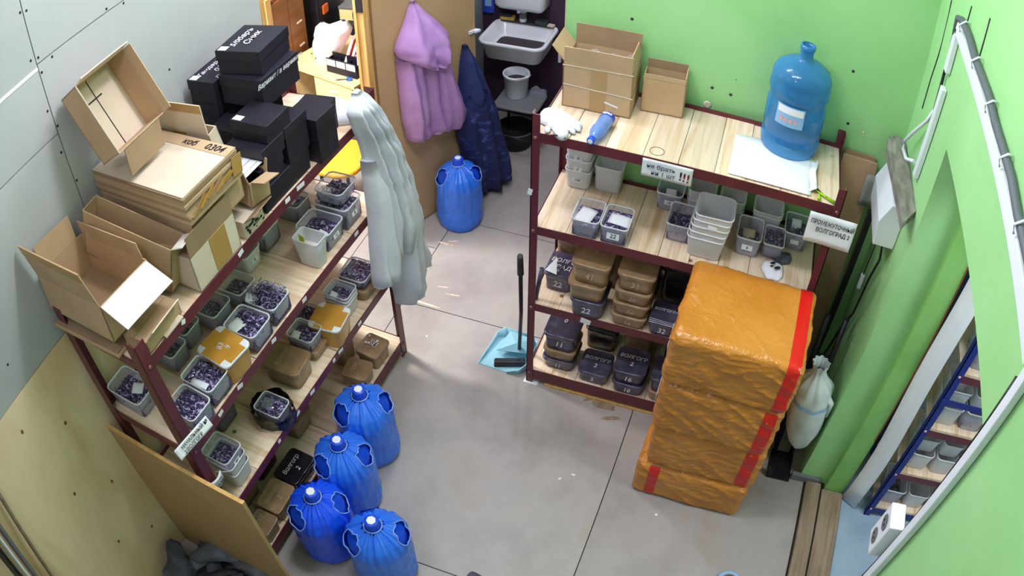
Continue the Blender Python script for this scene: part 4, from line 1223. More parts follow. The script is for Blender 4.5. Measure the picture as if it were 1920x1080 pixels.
for i in range(2):
    rt(('lower empty tub at the back, left of the hanging sign', 'upper empty tub at the back, left of the hanging sign')[i], 1.02, 0.39, Q3 + 0.018 * i, w=0.145, d=0.13, h=0.11, group='paired tubs')
rt('tub with dark contents in the right corner behind the hanging sign', 1.17, 0.35, w=0.12, d=0.16, fill='steel', level=0.6, tag_text='', card=(0.0, 0.03, 0.05, 0.06, 1.0, 0.1, 'paper'))
for i in range(5):
    rt(('bottom tub of the tall leaning stack of five', 'second tub of the tall leaning stack of five', 'third tub of the tall leaning stack of five', 'fourth tub of the tall leaning stack of five', 'topmost open tub of the tall leaning stack of five')[i], 0.765 + 0.004 * i, 0.135 - 0.002 * i, Q3 + 0.034 * i, rz=(0, -.02, .02, -.01, .03)[i], w=0.172, d=0.165, h=0.112 if i < 4 else 0.11, group='tall stack of five tubs', tag_text=None if i != 4 else '')
rt('tub of dark parts half hidden left of the tall tub stack', 0.635, 0.20, w=0.115, d=0.165, fill='loose', level=0.5, seed=3)
rt('open tub tagged 6 with two folded notes, right of the tall stack', 0.952, 0.225, w=0.118, d=0.165, h=0.105, tag_text='6', fill='steel', level=0.3, card=(0.0, 0.03, 0.06, 0.055, 0.7, 0.1, 'cardboard_pale'), tag_size=(0.05, 0.026))
rt('dark-filled tub between the tagged 6 tub and the right corner', 1.07, 0.24, w=0.10, d=0.14, h=0.085, fill='steel', level=0.8, seed=1)
cp = thing('crumpled_glove', 'crumpled white glove with dark stains at the shelf edge by the orange parcels', 'glove', (1.09, 0.105, Q3), 0.3)
MB().grid(lambda u, v: fglove(u, v), 24, 8).build('cloth', 'white_cloth', cp, (0, 0, 0)).scale = (0.55, 0.95, 0.6)
for dx, dy, sc_ in ((0.0, 0.02, 1.0), (0.015, -0.01, 1.2), (-0.01, 0.0, 0.7)):
    o = MB().lathe([(0.012, 0), (0.004, 0.001)], 8).build('stain', 'black_ink', cp, (dx, dy, 0.027), (0.1, 0.1, 0.4))
    o.scale = (1.3 * sc_, 0.6 * sc_, 1)
dl = thing('dark_rag', 'dark crumpled rag behind the stained glove', 'rag', (1.13, 0.20, Q3), 0.6)
MB().grid(fglove, 20, 7).build('cloth', 'sack_dark', dl).scale = (0.5, 0.6, 0.8)

# second shelf packages
GK = 'tape-wrapped packages on the right rack'
def rp(label, x, y, z, rz=0.0, **k):
    k.setdefault('group', GK)
    return package(label, (x, y, z), rz, **k)
rp('dark package marked 22 with a shiny torn film corner by the left upright', 0.108, 0.20, Q2, w=0.145, d=0.17, h=0.112, style='dark', front='22', top='ВОЛГО\nГРАД', seed=1)
lastp = [o for o in COL.objects if o.name.startswith('wrapped_package')][-1]
MB().add([(-0.065, -0.08, 0.125), (-0.005, -0.085, 0.117), (-0.03, 0.0, 0.15), (-0.06, -0.04, 0.116)], [(0, 1, 2), (0, 3, 2), (1, 2, 3)]).build('shiny_film', 'paper', lastp)
rp('brown package at the back left of the second shelf', 0.115, 0.375, Q2, w=0.16, d=0.16, h=0.19, style='brown', seed=2)
rp('dark package marked 22 under two brown ones', 0.285, 0.085, Q2, w=0.168, d=0.185, h=0.112, style='dark', front='22', seed=3)
rp('brown package between the dark 22 and the one marked 41', 0.275, 0.085, Q2 + 0.113, rz=0.02, w=0.178, d=0.19, h=0.10, style='brown', seed=4)
rp('brown package marked 41 with a 2 on its lid, topping its stack', 0.288, 0.092, Q2 + 0.214, rz=-0.02, w=0.182, d=0.185, h=0.118, style='brown', front='41', top='2', seed=0)
rp('brown package in shadow behind the stack marked 41', 0.305, 0.33, Q2, w=0.18, d=0.2, h=0.34, style='brown', seed=1, top='ВОЛГОГР')
for i, (fr, tp, lab) in enumerate([('16', '', 'lowest brown package of the stack of four, marked 16'), ('32', '', 'second brown package of the stack of four, marked 32'), ('23', '', 'third brown package of the stack of four, marked 23'), ('31', '——', 'top brown package of the stack of four, marked 31')]):
    rp(lab, 0.488 + 0.003 * i, 0.092, Q2 + (0, 0.076, 0.158, 0.238)[i], rz=(0, .015, -.01, .01)[i], w=0.178, d=0.185, h=(0.075, 0.081, 0.079, 0.098)[i], style='brown', front=fr, top=tp, seed=i, group='stack of four brown packages')
rp('package in shadow behind the stack of four', 0.50, 0.33, Q2, w=0.18, d=0.2, h=0.33, style='dark', seed=2, top='ВОЛГОГР')
vp = rp('dark package marked with a place name and 32 beside the orange parcels', 0.655, 0.075, Q2, w=0.14, d=0.15, h=0.088, style='dark', front='32', top='ВОЛГОГРА', seed=4)
for i in range(3):
    MB().box((-0.068, -0.0745, 0), (0.068, -0.0735, 0.003)).build('film_crease', 'paper', vp, (0, -0.003 + 0.012 * i, 0.0895 - 0.002 * i), (0, 0.02 * i, 0))
rp('black package in shadow behind the place-name package', 0.69, 0.30, Q2, w=0.2, d=0.2, h=0.26, style='black', seed=1)
rp('black package in shadow at the right of the second shelf', 0.95, 0.28, Q2, w=0.26, d=0.24, h=0.28, style='black', seed=2)
# bottom shelf packages
for i, (fr, st_, lab) in enumerate([('11', 'dark', 'lowest dark package of the three by the left upright, bottom shelf'), ('22', 'brown', 'brown middle package of the three by the left upright, bottom shelf'), ('11', 'dark', 'top dark package marked 11 of the three by the left upright, bottom shelf')]):
    rp(lab, 0.155, 0.135, Q1 + (0, 0.077, 0.152)[i], rz=(0, .03, .0)[i], w=0.175, d=0.185, h=(0.076, 0.074, 0.115)[i], style=st_, front=fr, top='0' if i == 2 else '', seed=i + 1, group='three stacked packages')
rp('dark package marked 5 with a place name and a 2 on top', 0.352, 0.095, Q1, w=0.165, d=0.165, h=0.088, style='dark', front='5', top='ВОЛГОГР\n2', seed=2)
for i in range(2):
    rp(('lower dark package marked 18 of a pair on the bottom shelf', 'upper dark package marked 16 of a pair on the bottom shelf')[i], 0.542 - 0.004 * i, 0.09, Q1 + 0.084 * i, w=0.172, d=0.175, h=0.083 if i == 0 else 0.095, style='dark', front=('18', '16')[i], top='' if i == 0 else 'ВОЛГОГР\n2', seed=3 + i, group='pair of dark packages')
for i in range(2):
    rp(('lower package beside the orange parcels on the bottom shelf', 'upper package marked 6 beside the orange parcels on the bottom shelf')[i], 0.735, 0.09, Q1 + 0.08 * i, w=0.17, d=0.17, h=0.079 if i == 0 else 0.10, style=('brown', 'dark')[i], front=('', '6')[i], seed=i, group='pair beside the orange parcels')
rp('brown package marked 16 in shadow at the back of the bottom shelf', 0.53, 0.33, Q1, w=0.17, d=0.17, h=0.20, style='brown', front='16', seed=3)
rp('dark package in shadow at the back right of the bottom shelf', 0.76, 0.32, Q1, w=0.18, d=0.18, h=0.24, style='black', seed=4)
rp('dark package in shadow at the back left of the bottom shelf', 0.33, 0.33, Q1, w=0.18, d=0.17, h=0.16, style='black', seed=1)

# ================================================================ orange parcels
def parcel_surface(dims, seed, rad=0.034, wr=0.013):
    L, Wd, H = dims
    def at(p, extra=0.0):
        """push a point of the plain box to the rounded, wrinkled skin"""
        x, y, z = p
        c = Vector((max(-L / 2 + rad, min(L / 2 - rad, x)), max(-Wd / 2 + rad, min(Wd / 2 - rad, y)), max(rad, min(H - rad, z))))
        d = Vector(p) - c
        n = d.normalized() if d.length > 1e-6 else Vector((0, 0, 1))
        q = c + n * rad
        # bulge of the soft filling and the creases of the film
        b = 0.016 * math.sin(PI * max(0, min(1, z / H))) * math.cos(PI * x / L * .9) * math.cos(PI * y / Wd * .9)
        w = 1 - 2.2 * abs(noise.noise((x * 4 + seed * 3.1, y * 4 + z * 3, z * 11 + x * 6 + y * 5 + seed)))
        w2 = 1 - 2.2 * abs(noise.noise((x * 12 - z * 16 + y * 9, z * 22 + x * 3 + y * 4, seed * 2.0)))
        flat = 1.0 if abs(n.z) < 0.5 else 0.25
        k = flat * wr * (0.55 * max(0, w) ** 2 + 0.35 * max(0, w2) ** 3 - 0.2)
        return q + n * (b + k + extra)
    return at

def parcel(label, dims, loc, rz, seed, strips=()):
    root = thing('orange_parcel', label, 'parcel', loc, rz, 'stack of orange wrapped parcels')
    L, Wd, H = dims
    at = parcel_surface(dims, seed)
    m = MB()
    nx, ny, nz = 90, 76, 52
    m.grid(lambda u, v: at((L * (u - .5), -Wd / 2, H * v)), nx, nz)
    m.grid(lambda u, v: at((L * (.5 - u), Wd / 2, H * v)), nx, nz)
    m.grid(lambda u, v: at((L / 2, Wd * (u - .5), H * v)), ny, nz)
    m.grid(lambda u, v: at((-L / 2, Wd * (.5 - u), H * v)), ny, nz)
    m.grid(lambda u, v: at((L * (u - .5), Wd * (v - .5), H)), nx, ny)
    m.grid(lambda u, v: at((L * (u - .5), Wd * (.5 - v), 0)), nx, ny)
    b = m.build('wrapped_body', 'orange_film', root)
    for st in strips:
        kind, a0, a1 = st
        sm_ = MB()
        if kind == 'front':
            sm_.grid(lambda u, v: at((a0 + (a1 - a0) * u, -Wd / 2, H * v), 0.0018), 4, 30)
        elif kind == 'top':
            sm_.grid(lambda u, v: at((a0 + (a1 - a0) * u, Wd * (v - .5), H), 0.0018), 4, 30)
        elif kind == 'right':
            sm_.grid(lambda u, v: at((L / 2, a0 + (a1 - a0) * u, H * v), 0.0018), 4, 30)
        sm_.build('red_tape', 'red_tape', root)
    return root
parcel('bottom orange wrapped parcel with a red strip at its left', (0.560, 0.47, 0.262), (1.005, -0.255, 0.0), -0.035, 1, [('front', -0.215, -0.165)])
parcel('second orange wrapped parcel from the floor with a red strip at its right', (0.535, 0.455, 0.292), (1.022, -0.255, 0.264), -0.02, 2, [('front', 0.175, 0.235)])
parcel('third orange wrapped parcel from the floor', (0.545, 0.46, 0.312), (1.012, -0.258, 0.558), -0.03, 3, [('front', 0.19, 0.25)])
parcel('top orange wrapped parcel with a broad red strip across lid and front', (0.555, 0.47, 0.295), (1.012, -0.255, 0.872), -0.03, 4, [('front', 0.205, 0.262), ('top', 0.205, 0.262)])
pl = thing('waybill', 'white waybill hanging on the left side of the orange parcels', 'paper', (0.728, -0.27, 0.75), 0)
solid(MB().grid(lambda u, v: (-0.012 + 0.01 * math.sin(3 * v), -0.07 + 0.14 * u, -0.19 + 0.38 * v), 4, 10).build('sheet', 'paper', pl), 0.001)

# ================================================================ blue bagged jugs
bagged_jug('blue bagged water jug nearest the bottom packages, farthest of the row of four', (-0.585, -0.690, 0), 0.3, 1)
bagged_jug('second blue bagged water jug of the row of four beside the left rack', (-0.550, -0.985, 0), 1.4, 2)
bagged_jug('deep blue bagged water jug nearest the plywood divider', (-0.535, -1.278, 0), 2.2, 3, deep=True)
bagged_jug('blue bagged water jug at the lower picture edge, right of the row', (-0.228, -1.300, 0), 0.9, 4)
bagged_jug('lone blue bagged water jug standing by the brown door leaf', (-0.842, 1.118, 0), 2.0, 5)

# ================================================================ dustpan, brush, broom
dp = thing('dustpan', 'light blue dustpan with a tall dark handle beside the right rack', 'dustpan', (-0.135, 0.125, 0.0), -0.12)
pan = MB()
outl = [(-0.13, -0.115), (-0.125, 0.10), (-0.09, 0.125), (0.07, 0.125), (0.105, 0.10), (0.115, 0.03), (0.115, -0.05), (0.09, -0.09), (0.03, -0.105)]
n_ = len(outl)
pan.add([(x, y, 0.004) for x, y in outl] + [(x * 1.0, y, 0.0) for x, y in outl], [tuple(range(n_)), tuple(reversed(range(n_, 2 * n_)))] + [(i, i + n_, (i + 1) % n_ + n_, (i + 1) % n_) for i in range(n_)])
pan.build('pan', 'pan_blue', dp)
wall = MB()
hs_ = [0.012, 0.045, 0.075, 0.085, 0.085, 0.08, 0.07, 0.05, 0.02]
wv, wf = [], []
for (x, y), h in zip(outl, hs_):
    wv += [(x, y, 0.004), (x * 1.06, y * 1.06, h), (x * 1.06 + 0.004, y * 1.06 - .002, h), (x * 0.985, y * 0.985, 0.004)]
for i in range(n_ - 1):
    a, b = 4 * i, 4 * i + 4
    wf += [(a, b, b + 1, a + 1), (a + 1, b + 1, b + 2, a + 2), (a + 2, b + 2, b + 3, a + 3)]
wall.add(wv, wf, True)
wall.build('rim_wall', 'pan_blue', dp)
hood = MB().add([(-0.075, -0.02, 0.045), (-0.06, 0.12, 0.066), (0.08, 0.12, 0.07), (0.11, 0.02, 0.068), (0.02, 0.03, 0.10)], [(0, 4, 1), (1, 4, 2), (2, 4, 3), (0, 3, 4)], False)
solid(hood.build('hood', 'pan_blue', dp), 0.004)
MB().tube([(0.045, 0.02, 0.08), (0.086, -0.05, 0.45), (0.112, -0.115, 0.80)], 0.010, 10).build('handle', 'dark_steel', dp)
MB().tube([(0.112, -0.115, 0.79), (0.122, -0.142, 0.93)], [0.016, 0.014], 10).build('grip', 'dark_rubber', dp)
br = thing('hand_brush', 'dark bristle brush head lying in the blue dustpan', 'brush', (-0.12, 0.075, 0.006), 0.35)
MB().box((-0.085, -0.02, 0), (0.085, 0.02, 0.025)).build('bristles', 'dark_rubber', br, bevel=0.004)
MB().box((-0.08, -0.016, 0.025), (0.08, 0.016, 0.036)).build('brush_block', 'dark_steel', br, bevel=0.003)
bm = thing('broom', 'dark broom handle leaning inside the left end of the right rack', 'broom', (0.055, 0.06, Q2), 0)
MB().tube([(-0.03, -0.02, 0.0), (-0.015, 0.02, 0.17)], 0.012, 8).build('handle', 'package_dark', bm)

# ================================================================ garments
pj = thing('pink_jacket', 'quilted pink jacket with a big hood hanging on the brown door leaf', 'jacket', (0, 0, 0))
garment('body', [(1.40, 0.19, 0.41, 0.07), (1.28, 0.135, 0.455, 0.10), (1.12, 0.125, 0.42, 0.11), (0.95, 0.125, 0.43, 0.11), (0.80, 0.14, 0.46, 0.10), (0.72, 0.16, 0.48, 0.10), (0.68, 0.19, 0.45, 0.07)], 'pink_quilt', pj, LEAF_P := (lambda t, z, off: LEAF(t, z, off)), waves=3, amp=0.18, seed=2, sub=3)
garment('hood', [(1.605, 0.255, 0.285, 0.02), (1.52, 0.215, 0.34, 0.06), (1.43, 0.155, 0.42, 0.11), (1.345, 0.108, 0.48, 0.15), (1.29, 0.125, 0.465, 0.165), (1.235, 0.19, 0.42, 0.17), (1.19, 0.26, 0.37, 0.15)], 'pink_quilt', pj, LEAF_P, waves=2, amp=0.2, seed=5, sub=3)
garment('sleeve', [(1.27, 0.33, 0.45, 0.09), (1.10, 0.345, 0.475, 0.13), (0.92, 0.355, 0.53, 0.14), (0.76, 0.37, 0.585, 0.13), (0.665, 0.40, 0.59, 0.10), (0.64, 0.43, 0.56, 0.06)], 'pink_quilt', pj, LEAF_P, waves=2, amp=0.10, seed=7, nu=18, sub=3)
garment('sleeve', [(1.28, 0.125, 0.21, 0.09), (1.05, 0.125, 0.225, 0.13), (0.85, 0.13, 0.24, 0.13), (0.72, 0.15, 0.25, 0.11), (0.69, 0.17, 0.235, 0.06)], 'pink_quilt', pj, LEAF_P, waves=2, amp=0.10, seed=9, nu=16, sub=3)
bj = thing('camouflage_jacket', 'long navy camouflage jacket hanging from the door latch down to the floor', 'jacket', (0, 0, 0))
garment('hood', [(1.165, 0.635, 0.66, 0.03), (1.06, 0.61, 0.70, 0.08), (0.93, 0.585, 0.735, 0.12), (0.80, 0.572, 0.775, 0.14), (0.74, 0.58, 0.775, 0.12)], 'navy_cloth', bj, LEAF_P, waves=2, amp=0.12, seed=3, sub=3)
garment('body', [(0.86, 0.58, 0.765, 0.12), (0.70, 0.545, 0.83, 0.15), (0.52, 0.55, 0.885, 0.15), (0.32, 0.585, 0.935, 0.16), (0.15, 0.60, 0.965, 0.16), (0.06, 0.64, 0.96, 0.15), (0.03, 0.68, 0.92, 0.10)], 'camo_cloth', bj, LEAF_P, waves=3, amp=0.15, seed=6, sub=3)
gj = thing('grey_jacket', 'pale grey-green jacket hanging over the far upright of the left rack', 'jacket', (0, 0, 0))
GP_ = lambda t, z, off: LP(t, -0.012 - off, z)
garment('body', [(1.785, 1.375, 1.415, 0.03), (1.72, 1.315, 1.46, 0.07), (1.62, 1.345, 1.50, 0.09), (1.46, 1.385, 1.555, 0.10), (1.30, 1.395, 1.585, 0.11), (1.10, 1.395, 1.62, 0.12), (0.95, 1.385, 1.65, 0.11), (0.87, 1.41, 1.63, 0.09), (0.84, 1.43, 1.60, 0.05)], 'grey_jacket', gj, GP_, waves=5, amp=0.5, seed=4, sub=5, nu=44)
garment('sleeve', [(1.45, 1.37, 1.46, 0.07), (1.20, 1.365, 1.46, 0.10), (0.95, 1.335, 1.455, 0.11), (0.78, 1.315, 1.44, 0.11), (0.735, 1.33, 1.42, 0.06)], 'grey_jacket', gj, GP_, waves=2, amp=0.12, seed=8, nu=16, sub=3)
garment('sleeve', [(1.35, 1.47, 1.57, 0.10), (1.05, 1.46, 1.60, 0.15), (0.75, 1.465, 1.605, 0.15), (0.56, 1.475, 1.61, 0.14), (0.48, 1.49, 1.60, 0.10), (0.465, 1.50, 1.59, 0.05)], 'grey_jacket', gj, GP_, waves=2, amp=0.10, seed=11, nu=18, sub=3)
garment('coat_tail', [(1.05, 1.56, 1.65, 0.06), (0.85, 1.60, 1.70, 0.09), (0.68, 1.63, 1.74, 0.10), (0.58, 1.65, 1.75, 0.09), (0.55, 1.665, 1.735, 0.05)], 'grey_jacket', gj, GP_, waves=2, amp=0.15, seed=13, nu=16, sub=3)

# ================================================================ washing corner in the alcove
sk = thing('wash_basin', 'white enamel wash basin on the dark purple alcove wall', 'sink', (-0.835, 2.22, 0.70))
def sink_ring(w, d, r, z, c=0.0):
    return rrect(w, d, r, z, 5, 0, c)
MB().rings([sink_ring(.36, .30, .05, 0.0), sink_ring(.40, .34, .06, 0.01), sink_ring(.455, .40, .07, 0.13), sink_ring(.49, .435, .08, 0.142), sink_ring(.49, .435, .08, 0.16), sink_ring(.47, .415, .07, 0.165), sink_ring(.43, .37, .06, 0.155), sink_ring(.40, .33, .05, 0.07), sink_ring(.34, .27, .05, 0.035)], True, True).build('bowl', 'white_enamel', sk)
MB().rings([sink_ring(.36, .285, .05, 0.045), sink_ring(.30, .22, .05, 0.047)], True, True).build('dirty_bottom', 'grime', sk)
MB().box((-0.20, 0.165, 0.158), (0.20, 0.225, 0.172)).build('back_ledge', 'grime', sk, bevel=0.004)
MB().box((0.235, 0.20, -0.14), (0.255, 0.228, 0.0)).build('bracket', 'white_enamel', sk)
tk = thing('water_tank', 'white wall-hung water tank above the wash basin', 'water tank', (-0.86, 2.36, 1.015))
MB().rings([rrect(.33, .14, .03, 0, 4), rrect(.38, .17, .04, 0.03, 4), rrect(.40, .18, .04, 0.34, 4), rrect(.36, .15, .04, 0.36, 4)], True, True).build('tank', 'white_enamel', tk)
MB().tube([(-0.01, -0.05, 0.0), (-0.01, -0.05, -0.03)], 0.012, 10).build('tap', 'conduit_white', tk)
sb = thing('soap_bottle', 'slim white soap bottle on the basin ledge', 'bottle', (-0.868, 2.405, 0.873))
MB().lathe([(0.026, 0), (0.028, 0.01), (0.027, 0.09), (0.022, 0.105), (0.022, 0.125)], 16).build('body', 'white_plastic', sb)
MB().lathe([(0.0285, 0.03), (0.0285, 0.08)], 16, cap0=False, cap1=False).build('label', 'stool_grey', sb)
MB().lathe([(0.024, 0.12), (0.024, 0.138), (0.006, 0.14)], 16).build('cap', 'white_plastic', sb)
so = thing('sponge', 'yellow-brown sponge left of the soap bottle', 'sponge', (-0.985, 2.405, 0.873), 0.1)
MB().box((-0.055, -0.03, 0), (0.055, 0.03, 0.03)).build('foam', 'sponge_yellow', so, bevel=0.008)
MB().box((-0.06, -0.032, 0.0305), (0.03, 0.02, 0.045)).build('rag', 'grime', so, bevel=0.006)
sg = thing('sponge', 'dark grey sponge right of the soap bottle', 'sponge', (-0.725, 2.40, 0.873), -0.1)
MB().box((-0.045, -0.03, 0), (0.045, 0.03, 0.035)).build('foam', 'sponge_grey', sg, bevel=0.008)
MB().box((0.05, -0.025, 0), (0.10, 0.02, 0.015)).build('soap_bar', 'cardboard_pale', sg, bevel=0.005)
bpk = thing('blue_packet', 'blue printed packet hanging on the wall left of the basin', 'packet', (-1.145, 2.43, 0.90))
MB().grid(lambda u, v: (-0.045 + 0.09 * u, -0.012 * math.sin(PI * u) - 0.008, 0.28 * v), 6, 6).build('packet', 'bottle_blue', bpk)
MB().grid(lambda u, v: (-0.02 + 0.05 * u, -0.0225, 0.06 + 0.12 * v), 3, 3).build('print', 'label_blue', bpk)
stl = thing('stool', 'grey square stool under the wash basin', 'stool', (-0.735, 1.985, 0))
MB().rings([rrect(.31, .29, .05, 0.43, 5), rrect(.325, .305, .06, 0.437, 5), rrect(.325, .305, .06, 0.449, 5), rrect(.31, .29, .05, 0.453, 5)], True, True).build('seat', 'stool_grey', stl)
for sx in (-1, 1):
    MB().tube([(sx * 0.15, -0.15, 0.0), (sx * 0.135, -0.13, 0.40), (sx * 0.12, -0.11, 0.425), (sx * 0.12, 0.11, 0.425), (sx * 0.135, 0.13, 0.40), (sx * 0.15, 0.15, 0.0)], 0.010, 8).build('leg', 'dark_steel', stl)
MB().tube([(-0.14, -0.142, 0.2), (0.14, -0.142, 0.2)], 0.007, 8).build('stretcher', 'dark_steel', stl)
bk = thing('bucket', 'white plastic bucket with dark water standing on the grey stool', 'bucket', (-0.785, 2.03, 0.4535))
MB().lathe([(0.075, 0), (0.078, 0.004), (0.089, 0.165), (0.096, 0.167), (0.096, 0.185), (0.090, 0.187), (0.086, 0.165), (0.084, 0.12)], 28, cap0=True, cap1=False).build('body', 'white_plastic', bk)
MB().lathe([(0.0835, 0.12), (0.0, 0.1205)], 28, cap0=False, cap1=False).build('water', 'grime', bk)
MB().tube([(0.098 * math.cos(a), 0.098 * math.sin(a), 0.172 - 0.02 * math.sin(a)) for a in [PI * k / 12 - 1.2 for k in range(13)]], 0.003, 6).build('handle', 'conduit_white', bk)
pb = thing('plastic_bag', 'crumpled clear plastic bag beside the bucket on the stool', 'plastic bag', (-0.64, 2.08, 0.4535), 0.3)
MB().grid(lambda u, v: tuple(q * c for q, c in zip(fglove(u, v), (0.65, 0.9, 1.6))), 24, 8).build('film', 'film', pb)
bs = thing('basin', 'black rubber basin on the floor under the stool', 'basin', (-0.80, 2.05, 0))
MB().lathe([(0.10, 0), (0.115, 0.01), (0.118, 0.05), (0.125, 0.055), (0.122, 0.10), (0.135, 0.15), (0.14, 0.16), (0.132, 0.162), (0.11, 0.06), (0.0, 0.04)], 28, cap0=True, cap1=False).build('body', 'dark_rubber', bs)
MB().lathe([(0.141, 0.15), (0.143, 0.156), (0.141, 0.162)], 28, cap0=False, cap1=False).build('rim', 'stool_grey', bs)

# ================================================================ office seen through the doorway
DKR = -0.27
dk = thing('desk', 'pale wooden desk in the bright office', 'desk', (-1.968, 1.70, 0), DKR)
MB().box((-0.375, -0.275, 0.725), (0.375, 0.30, 0.752)).build('top', 'desk_top', dk, bevel=0.003)
MB().box((-0.06, -0.25, 0.45), (0.345, 0.26, 0.724)).build('drawer_box', 'cream_panel', dk)
d_ = MB().box((-0.055, -0.264, 0.455), (0.34, -0.251, 0.715)).build('drawer', 'cream_panel', dk)
MB().box((0.11, -0.272, 0.64), (0.19, -0.265, 0.65)).build('handle', 'conduit_white', d_)
MB().box((-0.37, -0.26, 0), (-0.35, 0.28, 0.724)).build('side_panel', 'desk_top', dk)
MB().box((0.352, -0.27, 0), (0.37, 0.28, 0.724)).build('side_panel', 'wardrobe_brown', dk)
def soft_bag(name, label, loc, s, mat, seed, cat='plastic bag', rz=0, lean=0.0):
    r_ = thing(name, label, cat, loc, rz)
    def f(u, v):
        a = 2 * PI * u
        k = 1 + 0.16 * noise.noise((math.cos(a) * 1.6 + seed, math.sin(a) * 1.6, v * 2.5))
        w = (0.75 + 0.35 * math.sin(PI * min(1, v * 1.1))) * (1 if v < .8 else 1 - (v - .8) * 3.6)
        return (s[0] * w * k * math.cos(a) + lean * v * v, s[1] * w * k * math.sin(a), s[2] * v + 0.0005)
    m = MB().grid(f, 28, 14)
    m.f.append(tuple(range(28))); m.sm.append(False)
    m.build('bag', mat, r_)
    return r_
wb = soft_bag('plastic_bag', 'big white printed plastic bag on the office desk', (-2.10, 1.66, 0.7525), (0.125, 0.09, 0.34), 'plastic_bag_white', 3, lean=0.19)
for k_, (dx_, dz_) in enumerate([(-0.05, 0.11), (-0.06, 0.09), (-0.055, 0.065), (-0.03, 0.055)]):
    MB().box((-0.008, -0.001, -0.004), (0.008, 0.001, 0.004)).build('printed_mark', ('lime', 'sponge_grey')[k_ % 2], wb, (dx_, -0.098, dz_), (0, 0.5 * k_, 0))
soft_bag('plastic_bag', 'grey printed plastic bag at the left of the office desk', (-2.245, 1.86, 0.7525), (0.07, 0.06, 0.20), 'paper', 6)
og = thing('desk_organizer', 'black desk organizer with three white-labelled pockets', 'organizer', (-1.846, 1.50, 0.7525), -0.20)
MB().box((-0.14, -0.035, 0), (0.14, 0.035, 0.012)).build('base', 'black_card', og)
MB().box((-0.14, -0.038, 0), (0.14, -0.032, 0.115)).build('front', 'black_card', og)
MB().box((-0.14, 0.032, 0), (0.14, 0.038, 0.13)).build('back', 'black_card', og)
for i in range(4):
    MB().box((-0.142 + 0.0935 * i, -0.037, 0), (-0.138 + 0.0935 * i, 0.037, 0.10)).build('divider', 'black_card', og)
for i in range(3):
    MB().box((-0.135 + 0.0935 * i, -0.0395, 0.058), (-0.052 + 0.0935 * i, -0.0385, 0.108)).build('label', 'paper', og)
for i, (nm, x, y, mt, h_, lab) in enumerate([('folder', -1.885, 1.61, 'folder_pink', 0.27, 'pink sheet holder leaning behind the desk organizer'), ('folder', -1.84, 1.605, 'folder_orange', 0.25, 'orange folder leaning behind the desk organizer'), ('folder', -1.745, 1.585, 'folder_blue', 0.24, 'blue folder standing behind the desk organizer'), ('folder', -1.71, 1.58, 'folder_yellow', 0.25, 'yellow folder standing nearest the door frame')]):
    fo = thing(nm, lab, 'folder', (x, y, 0.7525), 0.1, 'folders on the desk')
    MB().box((-0.012, -0.08, 0), (0.012, 0.08, h_)).build('cover', mt, fo, (0, 0, 0.008), (0, 0.35 if i < 2 else 0.04, 0))
    MB().box((-0.008, -0.082, 0.01), (0.008, -0.078, h_ - 0.01)).build('pages', 'paper', fo, (0, 0, 0.008), (0, 0.35 if i < 2 else 0.04, 0))
bn = thing('document_box', 'black and white striped document box in the middle of the folders', 'box', (-1.79, 1.60, 0.7525), 0.1)
MB().box((-0.022, -0.07, 0), (0.022, 0.07, 0.20)).build('box', 'black_card', bn, None, (0, 0.22, 0))
for i in range(5):
    MB().box((-0.016, -0.073, 0.02 + 0.036 * i), (0.016, -0.0705, 0.036 + 0.036 * i)).build('stripe', 'folder_pink', bn, None, (0, 0.22, 0))
sf = thing('shoe_sole', 'white and black striped shoe sole standing above the folders', 'shoe', (-2.09, 2.13, 0.8005), 0)
MB().rings([[(0.055 * math.cos(a), y, 0.085 + 0.085 * math.sin(a)) for a in [2 * PI * k / 20 for k in range(20)]] for y in (0.0, 0.03)], True, True).build('sole', 'black_ink', sf)
for i in range(4):
    MB().box((-0.035 + 0.02 * i, -0.003, 0.045), (-0.025 + 0.02 * i, 0.0, 0.125)).build('stripe', 'paper', sf, (0, 0, 0), (0, 0.12, 0))
sf2 = thing('shoe_sole', 'red and black striped shoe sole beside the door frame', 'shoe', (-1.975, 2.13, 0.8005), 0)
MB().rings([[(0.05 * math.cos(a), y, 0.085 + 0.085 * math.sin(a)) for a in [2 * PI * k / 20 for k in range(20)]] for y in (0.0, 0.03)], True, True).build('sole', 'black_ink', sf2)
for i in range(3):
    MB().box((-0.03 + 0.02 * i, -0.003, 0.045), (-0.02 + 0.02 * i, 0.0, 0.125)).build('stripe', 'folder_orange', sf2, (0, 0, 0), (0, 0.12, 0))
sc3 = thing('scissors', 'blue-handled scissors on the office desk corner', 'scissors', (-1.785, 1.42, 0.7535), 0.4)
for sx in (-1, 1):
    MB().tube([(0.018 + 0.02 * math.cos(a), sx * 0.016 + 0.012 * math.sin(a), 0.004) for a in [2 * PI * k / 12 for k in range(13)]], 0.0045, 6).build('handle', 'folder_blue', sc3)
    MB().box((-0.08, -0.003, 0.002), (0.0, 0.003, 0.004)).build('blade', 'cable_grey', sc3, None, (0, 0, sx * 0.12))
wd = thing('wardrobe', 'brown wooden wardrobe with two doors in the office corner', 'wardrobe', (-2.615, 1.665, 0))
MB().box((-0.20, -0.20, 0), (0.20, 0.20, 1.30)).build('body', 'wardrobe_brown', wd)
for y0, y1 in ((-0.195, -0.003), (0.003, 0.195)):
    d_ = MB().box((0.201, y0, 0.03), (0.215, y1, 1.27)).build('door', 'wardrobe_brown', wd)
    for zz in (0.78, 0.98):
        MB().box((0.216, y0 + 0.08, zz), (0.226, y0 + 0.14, zz + 0.012)).build('handle', 'cardboard_pale', d_)
MB().box((0.20, -0.262, 0), (0.222, -0.203, 1.34)).build('frame_strip', 'pine_frame', wd)
